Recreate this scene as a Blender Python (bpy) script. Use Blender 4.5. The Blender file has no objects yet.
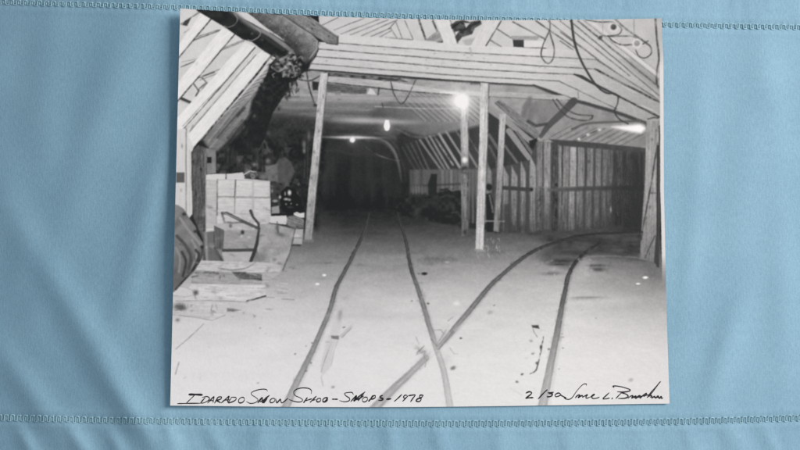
import bpy, math
import numpy as np

# ------------------------------------------------------------------ camera
SC = bpy.context.scene
FMM, RW, RH = 45.0, 800.0, 450.0
CPOS = np.array([-0.04096, -0.04439, 0.51611])
CEUL = (0.06817, -0.05648, 0.0038)
F = RW * FMM / 36.0
a, b, c = CEUL
Rx = np.array([[1, 0, 0], [0, math.cos(a), -math.sin(a)], [0, math.sin(a), math.cos(a)]])
Ry = np.array([[math.cos(b), 0, math.sin(b)], [0, 1, 0], [-math.sin(b), 0, math.cos(b)]])
Rz = np.array([[math.cos(c), -math.sin(c), 0], [math.sin(c), math.cos(c), 0], [0, 0, 1]])
CR = Rz @ Ry @ Rx
cam = bpy.data.objects.new('camera', bpy.data.cameras.new('camera'))
SC.collection.objects.link(cam)
cam.location = CPOS
cam.rotation_euler = CEUL
cam.data.lens = FMM
cam.data.sensor_width = 36
cam.data.clip_start = 0.01
cam.data.clip_end = 20
SC.camera = cam


def table(x, y, z=0.0):
    """measured position (photo units) -> point on the table at height z"""
    x = np.asarray(x, float); y = np.asarray(y, float); z = np.asarray(z, float)
    d = np.stack([(x - 400) / F, (225 - y) / F, -np.ones_like(x)], -1) @ CR.T
    t = (z - CPOS[2]) / d[..., 2]
    return CPOS + d * t[..., None]


# ------------------------------------------------------------------ noise
def table_noise(seed):
    return np.random.default_rng(seed).random((256, 256)).astype(np.float32)


TABS = [table_noise(s) for s in range(6)]


def vn(x, y, k=0):
    T = TABS[k % 6]
    xi = np.floor(x).astype(int); yi = np.floor(y).astype(int)
    fx = x - xi; fy = y - yi
    fx = fx * fx * (3 - 2 * fx); fy = fy * fy * (3 - 2 * fy)
    g = lambda i, j: T[(yi + j) % 256, (xi + i) % 256]
    return (g(0, 0) * (1 - fx) + g(1, 0) * fx) * (1 - fy) + (g(0, 1) * (1 - fx) + g(1, 1) * fx) * fy - 0.5


# ------------------------------------------------------------------ the picture printed on the paper
S = 2.0
X0, Y0, X1, Y1 = 164.0, 2.0, 676.0, 414.0
GW, GH = int((X1 - X0) * S), int((Y1 - Y0) * S)
XX, YY = np.meshgrid(X0 + (np.arange(GW) + .5) / S, Y0 + (np.arange(GH) + .5) / S)
XX = XX.astype(np.float32); YY = YY.astype(np.float32)
C = np.full((GH, GW), 44.0, np.float32)
ID = np.zeros((GH, GW), np.int32)
PARTS = ['printed_picture']
LABELS = {}


def new_part(name, label=None):
    PARTS.append(name)
    if label:
        LABELS[len(PARTS) - 1] = label
    return len(PARTS) - 1


def win(pts, m):
    p = np.asarray(pts, float)
    x0 = max(0, int((p[:, 0].min() - m - X0) * S)); x1 = min(GW, int((p[:, 0].max() + m - X0) * S) + 2)
    y0 = max(0, int((p[:, 1].min() - m - Y0) * S)); y1 = min(GH, int((p[:, 1].max() + m - Y0) * S) + 2)
    return (slice(y0, max(y0, y1)), slice(x0, max(x0, x1)))


def segdist(X, Y, p, q):
    dx, dy = q[0] - p[0], q[1] - p[1]
    L = dx * dx + dy * dy + 1e-9
    t = np.clip(((X - p[0]) * dx + (Y - p[1]) * dy) / L, 0, 1)
    return np.hypot(X - p[0] - t * dx, Y - p[1] - t * dy), t


def tone(v, X, Y):
    if callable(v):
        return v(X, Y)
    if isinstance(v, tuple):          # x0,y0,v0,x1,y1,v1
        x0, y0, v0, x1, y1, v1 = v
        dx, dy = x1 - x0, y1 - y0
        t = np.clip(((X - x0) * dx + (Y - y0) * dy) / (dx * dx + dy * dy), 0, 1)
        return v0 + (v1 - v0) * t
    return v


def put(w, cov, v, part):
    X, Y = XX[w], YY[w]
    C[w] = C[w] * (1 - cov) + tone(v, X, Y) * cov
    if part is not None:
        ID[w] = np.where(cov > .5, part, ID[w])


def poly(pts, v, soft=1.0, part=None, alpha=1.0, grain=None, edge=None):
    w = win(pts, soft + 1)
    X, Y = XX[w], YY[w]
    if X.size == 0:
        return
    ins = np.zeros(X.shape, bool); d = np.full(X.shape, 1e9, np.float32)
    n = len(pts)
    for i in range(n):
        p, q = pts[i], pts[(i + 1) % n]
        d = np.minimum(d, segdist(X, Y, p, q)[0])
        if p[1] != q[1]:
            k = ((p[1] > Y) != (q[1] > Y)) & (X < (q[0] - p[0]) * (Y - p[1]) / (q[1] - p[1]) + p[0])
            ins ^= k
    sd = np.where(ins, d, -d)
    cov = np.clip(.5 + sd / soft, 0, 1) * alpha
    val = tone(v, X, Y)
    if grain:
        ang, amp = grain[0], grain[1]
        ca, sa = math.cos(math.radians(ang)), math.sin(math.radians(ang))
        u = X * ca + Y * sa; t = -X * sa + Y * ca
        k = int(abs(pts[0][0] * 3 + pts[0][1])) % 6
        val = val + amp * (1.25 * vn(u * .07, t * 1.3, k) + .9 * vn(u * .16, t * .45, k + 1) + .7 * vn(u * .6, t * .8, k + 2))
        kn = vn(u * .13, t * .5, k + 3)
        val = val - amp * 2.2 * np.clip(kn - .36, 0, 1) * 6
    C[w] = C[w] * (1 - cov) + val * cov
    if part is not None:
        ID[w] = np.where(cov > .5, part, ID[w])
    if edge:
        line(list(pts) + [pts[0]], edge[0], edge[1], alpha=edge[2] if len(edge) > 2 else .6)


def smooth(pts, n=6):
    """a rounded line through the points"""
    p = np.asarray(pts, float)
    if len(p) < 3:
        return p
    P = np.vstack([2 * p[0] - p[1], p, 2 * p[-1] - p[-2]])
    out = []
    for i in range(1, len(P) - 2):
        for k in range(n):
            t = k / n
            out.append(.5 * ((2 * P[i]) + (-P[i - 1] + P[i + 1]) * t + (2 * P[i - 1] - 5 * P[i] + 4 * P[i + 1] - P[i + 2]) * t * t
                             + (-P[i - 1] + 3 * P[i] - 3 * P[i + 1] + P[i + 2]) * t ** 3))
    out.append(P[-2])
    return np.array(out)


def line(pts, wd, v, soft=.9, part=None, alpha=1.0, curve=False, uneven=0.0):
    """wd, v may be lists along the line"""
    pts = [tuple(p[:2]) for p in pts]
    n0 = len(pts)
    wl = wd if isinstance(wd, (list, tuple)) else [wd] * n0
    vl = v if isinstance(v, list) else [v] * n0
    if curve:
        q = smooth(pts); k = np.linspace(0, n0 - 1, len(q))
        wl = np.interp(k, np.arange(n0), wl); vl = np.interp(k, np.arange(n0), vl) if not callable(vl[0]) else [vl[0]] * len(q)
        pts = [tuple(r) for r in q]
    m = max(wl) / 2 + soft + 1
    w = win(pts, m)
    X, Y = XX[w], YY[w]
    if X.size == 0:
        return
    best = np.full(X.shape, -1e9, np.float32); val = np.zeros(X.shape, np.float32)
    for i in range(len(pts) - 1):
        d, t = segdist(X, Y, pts[i], pts[i + 1])
        s = (wl[i] + (wl[i + 1] - wl[i]) * t) / 2 - d
        up = s > best
        best = np.where(up, s, best)
        vv = tone(vl[i], X, Y) if callable(vl[i]) else vl[i] + (vl[i + 1] - vl[i]) * t
        val = np.where(up, vv, val)
    if uneven:
        best = best + uneven * (vn(X * .5, Y * .5, 2) + vn(X * .15, Y * .15, 3))
    cov = np.clip(.5 + best / soft, 0, 1) * alpha
    if max(wl) < 2.2:
        cov = cov * np.clip(.76 + .55 * vn(X * .16, Y * .16, 4) + .5 * vn(X * .5, Y * .5, 2), .15, 1)
    C[w] = C[w] * (1 - cov) + val * cov
    if part is not None:
        ID[w] = np.where(cov > .45, part, ID[w])


def blob(cx, cy, rx, ry, v, alpha=1.0, ang=0.0, hard=2.0, part=None, rough=0.0):
    m = max(rx, ry) * (2.6 if hard <= 2 else 1.6) + 1
    w = win([(cx, cy)], m)
    X, Y = XX[w], YY[w]
    if X.size == 0:
        return
    ca, sa = math.cos(math.radians(ang)), math.sin(math.radians(ang))
    u = ((X - cx) * ca + (Y - cy) * sa) / rx; t = (-(X - cx) * sa + (Y - cy) * ca) / ry
    r = np.hypot(u, t)
    if rough:
        r = r + rough * (vn(X * .35, Y * .35, 1) + vn(X * .8, Y * .8, 4))
    cov = np.exp(-np.maximum(r, 0) ** hard * .8) * alpha
    C[w] = C[w] * (1 - cov) + v * cov
    if part is not None:
        ID[w] = np.where(r < 1, part, ID[w])


def lerp(t, xs, vs):
    return np.interp(t, xs, vs)


R = np.random.default_rng(7)

# ---- trampled snow floor of the tunnel
floor = new_part('printed_snow_floor')


def floor_tone(X, Y):
    g = lerp(Y, [203, 213, 222, 234, 245, 255, 270, 285, 300, 330, 360, 406], [38, 45, 56, 78, 106, 129, 156, 180, 199, 217, 226, 231])
    left = np.clip((345 - X) / 60, 0, 1) * np.clip((262 - Y) / 40, 0, 1)
    g = g + 26 * left
    dark = np.clip((X - 585) / 60, 0, 1) * np.clip((352 - Y) / 80, 0, 1)
    g = g - 36 * dark
    g = g - 9 * np.clip((X - 560) / 100, 0, 1)
    k = np.clip(1.3 - (Y - 215) / 150, .25, 1)
    g = g + .55 * k * (22 * vn(X * .03, Y * .12, 0) + 14 * vn(X * .09, Y * .3, 1) + 9 * vn(X * .3, Y * .7, 2))
    return g


poly([(164, 262), (206, 246), (262, 226), (300, 212), (360, 208), (420, 209), (470, 226), (530, 231), (600, 229), (676, 229), (676, 414), (164, 414)],
     floor_tone, 5, floor)

# ---- far tunnel: rounded lining, back wall
arch = new_part('printed_tunnel_lining')
poly([(262, 96), (470, 96), (470, 150), (415, 175), (402, 168), (396, 152), (386, 142), (330, 138), (300, 140), (262, 150)],
     lambda X, Y: lerp(Y, [96, 104, 112, 118, 124, 135, 150], [158, 132, 112, 92, 72, 56, 48]) - 18 * np.clip((320 - X) / 60, 0, 1)
     + 14 * vn(X * .04, Y * .5, 3) + 8 * vn(X * .3, Y * .9, 2), 4, arch)
for yy, xa, xb, v in [(93.5, 283, 455, 190), (97.5, 285, 400, 120), (100.5, 286, 398, 168), (104.5, 283, 450, 108), (108, 282, 380, 150), (112, 284, 372, 92), (115, 300, 372, 118)]:
    line([(xa, yy - 1), ((xa + xb) / 2, yy + .3), (xb, yy + 2.5)], 1.6, v, 1.6, alpha=.55, curve=True)
for k in range(40):
    x = R.uniform(285, 400); y = R.uniform(92, 118)
    line([(x, y), (x + R.uniform(5, 22), y + R.uniform(.2, 1.2))], .8, R.uniform(90, 170), 1, alpha=.35)
bw = new_part('printed_back_wall')
poly([(322, 140), (372, 140), (386, 147), (394, 158), (400, 172), (402, 206), (322, 210)], lambda X, Y: 52 + 16 * vn(X * .22, Y * .03, 2) + 12 * vn(X * .1, Y * .1, 1)
     - 12 * np.clip((Y - 180) / 25, 0, 1), 4, bw)
for x in (333, 341, 352, 361, 372, 383, 390):
    line([(x, 152 + R.uniform(0, 8)), (x + 1, 195)], R.uniform(1, 4), R.uniform(50, 70), 3, alpha=.4)
line([(320, 152), (332, 150), (338, 151), (356, 155), (366, 153), (377, 156)], 2.2, 72, 2.6, alpha=.6, curve=True)
line([(360, 142), (368, 149), (372, 151)], 1.5, 92, 1.2, alpha=.7)
line([(374, 153), (380, 156), (388, 158.5)], [1, 2.0, 1.2], [90, 165, 110], 1.1)
line([(386, 158), (394, 160), (400, 160)], 1.3, 95, 1, alpha=.8)
for q in range(5):
    line([(366 + q * 5, 140 - q * 3.4), (382 + q * 5, 142 - q * 3.4), (392 + q * 5, 150 - q * 3), (398 + q * 4.6, 162 - q * 2), (402 + q * 4, 182 - q)], [1.6, 2.4, 3, 3, 2], [92, 98, 88, 74, 54], 2.4, alpha=.75 - .08 * q, curve=True)
    line([(370 + q * 5, 139.5 - q * 3.4), (386 + q * 5, 143 - q * 3.4), (395 + q * 5, 151 - q * 3), (401 + q * 4.6, 163 - q * 2), (404 + q * 4, 182 - q)], 1.3, 46, 1.6, alpha=.7, curve=True)
line([(340, 137.5), (372, 138), (385, 141.5), (393.5, 150), (398.5, 163), (401, 180)], [1, 1.6, 2.2, 2.6, 2.4, 1.6], [70, 100, 122, 116, 96, 66], 1.5, alpha=.85, curve=True)
poly([(340, 139), (384, 143), (392, 152), (396, 168), (396, 200), (330, 200), (328, 142)], 44, 3, alpha=.35)
blob(352, 146, 26, 9, 74, .4); blob(387, 130, 24, 10, 92, .55)
line([(376, 136), (390, 141), (400, 152), (405, 168)], 3, 60, 2, alpha=.6, curve=True)

# ---- boarded slope of the right-hand roof with slanting ribs
slope = new_part('printed_ribbed_roof_slope')
poly([(420, 112), (470, 96), (500, 100), (500, 176), (410, 176), (402, 160), (396, 138)], lambda X, Y: 52 + .16 * (X - 400) + 10 * vn(X * .1, Y * .1, 1), 3, slope)
poly([(418, 84), (480, 84), (498, 120), (470, 128), (455, 131), (440, 134), (424, 137), (395, 128), (372, 122), (370, 112)],
     lambda X, Y: lerp(X, [380, 420, 460, 480], [96, 128, 150, 158]) - .9 * (Y - 105) + 10 * vn(X * .2, Y * .2, 4), 4, slope)
for k in range(15):
    x = 398 + k * 6.2
    line([(x, 98 + .1 * k), (x + 26, 121)], 1.2, 88, 1, alpha=.6)
    line([(x + 2, 98), (x + 28, 121)], 1.6, 182, 1, alpha=.35)
for (xa, ya, xb, yb, wd, v) in [(402, 147, 416, 171, 1.5, 74), (406, 144, 421, 171, 1.6, 80), (411, 143, 425, 171.5, 1.6, 86), (416, 141, 430, 172, 1.7, 92), (420, 140, 442, 171, 2.2, 122), (426, 138, 446, 171, 2.2, 120),
                                (430, 136.5, 449, 169, 2.2, 132), (434, 136, 453, 165, 2.0, 146), (439, 134, 460, 168, 2.6, 152), (446, 131.5, 463, 158, 2.2, 140), (454, 128, 466, 146, 1.8, 128), (467, 150, 477, 167, 2.4, 128), (462, 127, 480, 155, 1.6, 104)]:
    line([(xa, ya), (xb, yb)], wd, v, 1.3, slope)
line([(396, 129), (412, 136), (424, 137.5), (436, 135), (448, 131), (462, 126)], 2, 132, 2, alpha=.6, curve=True)
# wall under the slope
kw = new_part('printed_plank_wall')
poly([(410, 170), (500, 168), (500, 230), (462, 228), (410, 196)], lambda X, Y: lerp(Y, [170, 190, 205, 225], [92, 84, 52, 46]), 2.5, kw)
for k, x in enumerate(np.arange(412.5, 498, 4.3)):
    if 429 < x < 437:
        continue
    yb = 193 if x < 424 else (192 if x < 460 else 222)
    line([(x, 171), (x + .3, yb)], 2.5, [[104, 122, 96, 116][k % 4] - (26 if x < 428 else 0) + R.uniform(-8, 8)] * 2, 1.8, kw, alpha=.85)
line([(412, 186), (462, 184)], 2.2, 62, 1.6, alpha=.7)
poly([(431, 174), (437, 174), (436.5, 200), (429, 200), (428, 184)], 46, 1.5)
blob(417.5, 190, 6, 5.5, 96, .5)
line([(411, 194.5), (425, 195)], 3, 50, 2.4, alpha=.8)
for x in (413, 416, 419, 422):
    line([(x, 186), (x + .3, 194)], 1.3, 118, 1, alpha=.7)
# spoil heaps along the wall
heap = new_part('printed_spoil_heap')
poly([(396, 200), (410, 196), (430, 196), (445, 190), (460, 190), (468, 200), (470, 224), (456, 226), (436, 222), (415, 218), (396, 214)],
     lambda X, Y: 44 + 22 * vn(X * .3, Y * .3, 1) + 20 * vn(X * .12, Y * .15, 2), 3, heap)
for pts, v in [([(443, 188), (452, 191), (460, 189)], 120), ([(452, 213), (458, 212), (461, 218)], 78), ([(440, 198), (447, 195), (454, 197)], 70)]:
    line(pts, 1.4, v, 1.4, alpha=.8)
line([(440, 190), (447, 189), (452, 194)], 2, 36, 1.5)

# ---- left interior: slanted boards fading into the dark
lw = new_part('printed_board_lining')
poly([(272, 56), (262, 64), (202, 139), (207, 146), (212, 150), (218, 152), (232, 136), (248, 118), (252, 100), (262, 84), (268, 72)],
     lambda X, Y: lerp(Y, [60, 90, 112, 130, 150], [172, 156, 132, 122, 112]) + 16 * vn(X * .2, Y * .7, 1) + 10 * vn(X * .6, Y * .6, 2), 3, lw)
for k in range(9):
    y = 66 + k * 4.6
    x0 = 262 - k * 3.9
    line([(x0 - 2, y + 7), (x0 + 14 - k * .6, y + 1)], 1.0, 96, 1, alpha=.75)
    line([(x0 - 2, y + 8.7), (x0 + 13 - k * .6, y + 3)], 1.2, 186, 1.1, alpha=.45)
for (xa, ya, xb, yb, wd, v) in [(244, 108, 218, 138, 3.2, 58), (243, 121, 228, 138, 3.4, 52), (252, 112, 236, 134, 3, 70), (236, 118, 210, 148, 2, 150), (240, 122, 216, 150, 1.6, 124), (247, 124, 222, 151, 2, 92), (232, 112, 208, 142, 1.4, 160), (238, 108, 212, 140, 1, 90), (256, 92, 240, 112, 1.2, 96), (250, 112, 228, 139, 1.2, 140)]:
    line([(xa, ya), (xb, yb)], wd, v, 1.8, alpha=.85)
poly([(218, 152), (236, 138), (251, 124), (258, 114), (330, 120), (318, 230), (206, 230), (206, 150)],
     lambda X, Y: 47 + 16 * vn(X * .12, Y * .12, 2) + 14 * vn(X * .4, Y * .4, 3) + 12 * np.clip((142 - Y) / 20, 0, 1), 6)
for k in range(26):
    x = R.uniform(222, 312); y = R.uniform(140, 178)
    line([(x, y), (x + R.uniform(-3, 3), y + R.uniform(4, 14))], R.uniform(.7, 2), R.uniform(54, 92), 1.4, alpha=.6)
for x in (263, 267, 305, 308):
    line([(x, 142), (x - .6, 178)], 1.2, 92, 1.3, alpha=.5)
blob(304, 145, 1.6, 4, 150, .6); blob(304, 151, 1.2, 2, 160, .6); blob(309, 136, 1.2, 4, 140, .5)
line([(259, 150), (264, 140), (270, 152)], 1.2, 104, 1.2, alpha=.7)
blob(254.5, 164.5, 2.2, 1.8, 150, .7); blob(268, 161, 2, 2.4, 150, .7)
for k in range(60):
    x = R.uniform(214, 312); y = R.uniform(146, 182)
    if R.random() < .5:
        poly([(x, y), (x + R.uniform(2, 8), y + R.uniform(-1, 1)), (x + R.uniform(2, 8), y + R.uniform(2, 7)), (x + R.uniform(-1, 1), y + R.uniform(2, 7))], R.choice([36, 58, 66, 78, 92]), 1.2, alpha=.55)
    else:
        blob(x, y, R.uniform(.6, 2.6), R.uniform(.5, 2), R.choice([34, 60, 82, 120]), .5, R.uniform(0, 180), rough=.6)
cap = new_part('printed_hanging_coat')
poly([(273, 168), (279, 159), (285, 157), (291, 162), (295, 172), (291, 180), (286, 196), (279, 197), (276, 182), (273, 178)], lambda X, Y: 84 + 14 * vn(X * .3, Y * .3, 1), 2, cap)
poly([(265, 166), (277, 164), (278, 181), (268, 182)], lambda X, Y: 112 + 18 * vn(X * .5, Y * .5, 3), 2)
# post and rib next to the cartons
poly([(206, 148), (216, 150), (216, 173), (207, 174)], lambda X, Y: 128 + 20 * vn(X * .3, Y * .2, 1), 1.2)
poly([(207, 157), (211.5, 157), (211.5, 163), (207, 163)], 40, 1)

# ---- slanting roof timbers on the left
lr = new_part('printed_roof_boarding', 'pale roof boards behind the slanting rafters')
poly([(164, 2), (262, 2), (276, 58), (200, 142), (164, 152)], lambda X, Y: 204 + 12 * vn(X * .1, Y * .1, 2) + 6 * vn(X * .5, Y * .8, 1), 1, lr)
for p, wd, v in [([(181, 67), (244, 41)], 1.2, 96), ([(192, 41), (222, 29.5)], 1.4, 70), ([(197, 37), (218, 30)], 1, 110), ([(181, 24), (203, 10)], 1.2, 80),
                 ([(224, 48), (246, 39)], 1.1, 90), ([(202, 76), (220, 69)], .9, 120), ([(200, 80), (218, 73)], .8, 120), ([(182, 62), (215, 55)], .8, 150), ([(250, 60), (268, 50)], .9, 120), ([(184, 33), (200, 22)], .8, 130)]:
    line(p, wd, v, 1, alpha=.9)
poly([(182, 25), (185, 21), (191, 18), (187, 26)], 66, 1)
for p in [[(196, 77), (202, 77.5), (207, 83), (201, 92)], [(194, 84), (199, 91), (196, 96)], [(203, 76), (214, 72)], [(196, 96), (200, 88), (206, 83)]]:
    line(p, 1.5, 82, 1, alpha=.9)
line([(180, 98), (191, 103)], 3, 70, 1); line([(181, 101), (189, 104)], 1.2, 170, .8)


def rafter(pts, shade, label=None, v=225):
    i = new_part('printed_rafter', label)
    poly(pts, v, 1, i, grain=(-48, 9))
    line(shade, 1.3, 62, 1, alpha=.95)


rafter([(170, 57), (201, 13), (212, 17), (170, 68)], [(172, 66), (181, 55), (212, 18)])
rafter([(170, 92), (222, 28), (235, 33), (170, 110)], [(175, 104), (181, 97.5), (235.5, 33.5)])
rafter([(170, 126), (217, 73), (245, 42), (255, 47), (185, 127.5), (170, 140)], [(184, 128.5), (219, 89), (255, 47.5)])
line([(183, 126), (203, 104), (236, 70), (252, 51)], 1, 110, 1, alpha=.7)
poly([(188, 131), (242, 70), (256, 55), (252, 52), (236, 71), (186, 127)], 206, 1, grain=(-48, 12))
line([(190, 131), (242, 70.5), (256, 55)], 1, 104, 1, alpha=.85)
i = new_part('printed_rafter', 'lowest pale slanting rafter resting on the corner post')
poly([(184, 140), (192, 130.5), (256, 55.5), (262, 51), (271, 55.5), (259, 71), (202, 139), (192, 150), (184, 156)], 224, 1, i, grain=(-48, 8))
line([(271, 56), (259, 71.5), (203, 138), (193, 149)], 2, 40, 1.2)
line([(186, 129), (186.5, 140)], 1.6, 120, 1); line([(193, 125), (191, 130)], 1, 150, 1)
i = new_part('printed_corner_post')
poly([(170, 132), (185, 128), (193, 146), (192.5, 214), (186, 222), (170, 206)], lambda X, Y: 208 - .1 * (Y - 130) + 8 * vn(X * .4, Y * .08, 3), 1, i)
line([(186, 132), (186.3, 212)], 1.3, 120, 1, alpha=.8)
line([(189.5, 150), (189.5, 215)], .8, 170, 1, alpha=.6)
poly([(176, 172.5), (184.5, 172.5), (184.5, 182.5), (176, 182.5)], 92, 1.2)
blob(182, 146, .8, 2, 110, .7); blob(181, 190, .9, 1.6, 130, .6)
i = new_part('printed_corner_post', 'dark rough post standing in front of the white cartons')
poly([(191, 152), (198, 145), (206, 148), (206, 262), (203, 262), (203, 240), (193, 216)], 84, 1.2, i, grain=(90, 26))
line([(205.4, 150), (205.8, 200), (206.4, 256)], 2, 132, 1.2, alpha=.9)
line([(204.2, 190), (204.6, 258)], 1, 60, 1, alpha=.7)
line([(192.4, 168), (191.6, 178), (192.5, 190)], 1.5, 60, 1.2, alpha=.7)

# ---- upper roof zone, chevron boards
ub = new_part('printed_roof_boarding', 'roof boards above the long layered beam')
poly([(318, 8), (570, 8), (575, 60), (338, 46), (320, 36)], lambda X, Y: 204 - .02 * (X - 340) + 9 * vn(X * .15, Y * .15, 1), 1, ub)
for p in [[(322, 25), (338, 17.5)], [(334, 30), (364, 18.5)], [(341, 34), (379, 19.5)], [(350, 35), (388, 20)], [(361, 36), (395, 21)], [(371, 36.5), (391, 28)], [(380, 37), (391, 31)], [(391, 29), (397, 38)], [(397, 20), (389, 29)], [(396, 22), (402, 38)], [(405, 21), (413, 39)]]:
    line(p, 1, 108, 1, alpha=.9)
line([(386, 37.5), (412, 40)], 1.4, 110, 1, alpha=.8)
line([(419, 20), (425.5, 39)], 2, 58, 1); line([(433, 21), (438, 33)], 2, 60, 1)
for pts, v in [([(425, 40.5), (434, 33), (439, 31), (444, 35), (442, 42)], 150)]:
    i = new_part('printed_timber_offcut'); poly(pts, v, 1, i, grain=(-30, 22))
line([(438, 42), (442.5, 42), (444, 37)], 1.3, 70, 1)
i = new_part('printed_brace'); poly([(434, 14), (448, 14), (457, 44), (444, 44)], 214, 1, i, grain=(70, 8))
line([(450, 20), (458, 43)], 1.2, 70, 1, alpha=.8)
poly([(450, 25), (456, 21), (463, 20), (470, 22), (480, 20), (482, 24), (475, 28), (472, 34), (462, 37), (457, 43), (455, 37), (459, 31), (454, 32)],
     lambda X, Y: 78 + 60 * vn(X * .4, Y * .4, 2), 1.3)
line([(452, 28), (460, 22), (463, 24)], 1.6, 40, 1); line([(461, 32), (470, 26), (480, 22)], 2.2, 52, 1.1)
poly([(464, 23), (470, 23), (466, 28)], 190, 1)
poly([(462, 40), (482, 36), (484, 44), (466, 46)], 176, 2)
i = new_part('printed_brace'); poly([(489, 14), (502, 14), (486, 47), (470, 47), (474, 40)], 208, 1, i, grain=(-62, 8))
line([(501, 21), (486, 46)], 1.4, 74, 1)
for p in [[(497, 29), (511, 38)], [(490, 40), (501, 46.5)], [(513, 22), (545, 39)], [(536, 21), (578, 50)]]:
    line(p, 1.4, 82, 1, alpha=.9)
i = new_part('printed_timber_offcut', 'dark box wedged on top of the long beam')
poly([(512.5, 39), (524, 39.5), (524, 47.5), (513.5, 46.8)], 58, 1, i)
poly([(511, 36), (541, 36), (537, 40), (524, 40), (512, 40)], 158, 1, grain=(0, 18))
poly([(524, 41), (553, 41), (554, 46.5), (524, 47)], 214, 1)
line([(524, 48), (552, 48.5), (561, 49)], 1.2, 76, 1)
line([(545, 38), (556, 47)], 1.4, 90, 1, alpha=.7)

# ---- right roof rafters
rr = new_part('printed_roof_boarding', 'grey roof boards sloping down to the edge of the print')
poly([(545, 8), (676, 8), (676, 125), (640, 126), (590, 105), (560, 70), (545, 46)], lambda X, Y: 196 - .40 * np.clip(Y - 55, 0, 90) - .10 * (X - 545) - .25 * np.clip(X - 625, 0, 50) + 9 * vn(X * .12, Y * .12, 1) + 5 * vn(X * .6, Y * .6, 2), 1, rr)
for k, (xa, ya, xb, yb, wd, v) in enumerate([(536, 21, 578, 50, 1.4, 84), (548, 21, 596, 58, 1.2, 92), (560, 21, 630, 76, 1.2, 92), (570, 21, 659, 95.5, 1.3, 86), (578, 21, 659, 87, 1.7, 66), (583, 20, 659, 79.5, 1, 120), (590, 20, 659, 72, 1, 146),
                                             (560, 32, 659, 104, 1.2, 92), (560, 41, 597, 66, 1.2, 92)]):
    line([(xa, ya), (xb, yb)], wd, v, 1, alpha=.9)
poly([(588, 21), (593, 21), (659, 74), (659, 78)], 210, 1.2, alpha=.7)
poly([(632, 60), (659, 80), (659, 90), (620, 60)], 96, 6, alpha=.35)

# ---- the long layered beam
planks = [
    [(338, 34), (386, 38), (470, 45.5), (510, 47), (548, 49), (575, 50), (596, 59.5), (548, 57), (450, 52), (338, 43), (326, 43)],
    [(319, 42), (338, 43), (450, 52), (548, 57), (596, 59.5), (659, 99), (659, 103), (595, 69), (450, 60), (319, 49), (318, 46)],
    [(319, 49), (450, 60), (595, 69), (659, 102), (659, 117), (592, 82.7), (574, 74.4), (450, 68), (316, 56.5)],
    [(316, 56.5), (450, 68), (574, 74.4), (592, 82.7), (659, 117), (659, 126), (617, 109), (559, 81), (450, 74.5), (311, 63.5)],
    [(311, 63.5), (450, 74.5), (559, 81), (617, 109), (652, 126), (640, 122), (571, 100), (549, 92), (534, 85.4), (470, 81), (309, 69)]]
for k, p in enumerate(planks):
    i = new_part('printed_beam_plank')
    base = [211, 206, 207, 204, 199][k]
    poly(p, (lambda b_: lambda X, Y: b_ - .42 * np.clip(X - 530, 0, 85) - .34 * np.clip(X - 615, 0, 60) + 6 * vn(X * .03, Y * .9, 1) + 5 * vn(X * .2, Y * .3, 4) + 4 * vn(X * .7, Y * .7, 0))(base), .9, i)
for p, wd, v in [([(338, 43), (400, 48), (470, 53), (548, 57), (596, 59.5), (634, 84), (659, 100)], 1.1, 84), ([(318, 49), (400, 55.5), (470, 61), (548, 66.5), (595, 69)], 1.1, 84),
                 ([(316, 56.5), (400, 63), (470, 69), (530, 72.5), (574, 74.4)], 1.1, 84), ([(311, 63.5), (400, 71), (470, 76.5), (559, 81), (586, 94), (617, 109)], 1.1, 98)]:
    line(p, wd, v, 1, alpha=.92)
line([(595, 69), (626, 85), (659, 102)], 2, 52, 1)
line([(574, 74.4), (582, 77), (592, 82.7), (624, 99), (659, 117)], [1.5, 3.4, 2.4, 1.8, 2], 58, 1)
line([(309, 69.5), (350, 73), (400, 77), (470, 82), (534, 85.6)], 1.8, 72, 1)
line([(534, 85.5), (549, 92), (571, 100), (613, 111.5), (650, 125)], [2, 4.5, 4.5, 4, 4], 62, 1.6)
line([(320, 43), (308.5, 69)], 1.2, 120, 1, alpha=.8)
line([(578, 92), (578.5, 98)], 1, 110, .9); line([(470, 48), (472, 55)], 2.4, 170, 1, alpha=.6)
for k in range(120):
    x = R.uniform(315, 655); y = lerp(x, [320, 470, 590, 655], [56, 64, 74, 104]) + R.uniform(-13, 14)
    a_ = 5 if x < 575 else 32
    line([(x, y), (x + R.uniform(4, 22), y + R.uniform(4, 22) * math.tan(math.radians(a_)))], R.uniform(.5, 1.2), R.choice([165, 178, 186, 222]), 1, alpha=.4)
for k in range(46):
    x = R.uniform(320, 640); y = lerp(x, [320, 470, 590, 650], [56, 64, 72, 100]) + R.uniform(-10, 12)
    blob(x, y, R.uniform(.5, 1.1), R.uniform(.4, .8), R.uniform(120, 170), .5)

# ---- space under the beam
poly([(312, 70.5), (400, 78), (470, 83), (470, 96), (400, 96), (286, 96), (290, 86), (304, 72)], lambda X, Y: 158 + 26 * vn(X * .15, Y * .3, 2) + 14 * vn(X * .5, Y * .5, 1), 1.4)
poly([(327, 72.5), (400, 78.5), (408, 82), (372, 80), (328, 76)], lambda X, Y: 84 + 90 * vn(X * .25, Y * .5, 1), 1)
i = new_part('printed_cross_plate')
poly([(328, 76.5), (372, 79.5), (400, 83), (459, 92), (459, 96), (400, 90), (368, 86), (328, 82)], (330, 80, 176, 455, 92, 196), 1.1, i, grain=(7, 16))
line([(328, 82.5), (368, 87), (400, 90.5), (452, 95)], 1.5, 66, 1, alpha=.85)
poly([(327, 83.5), (367, 88), (366, 93.5), (354, 94), (327, 92)], 96, 1.2, grain=(5, 26))
poly([(334, 92), (340, 90), (342, 100), (338, 101)], 130, 1.2)
poly([(370, 88), (374, 91), (376, 95), (367, 94)], 206, 1); line([(379, 88), (378, 95)], 1.6, 70, 1)
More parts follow.
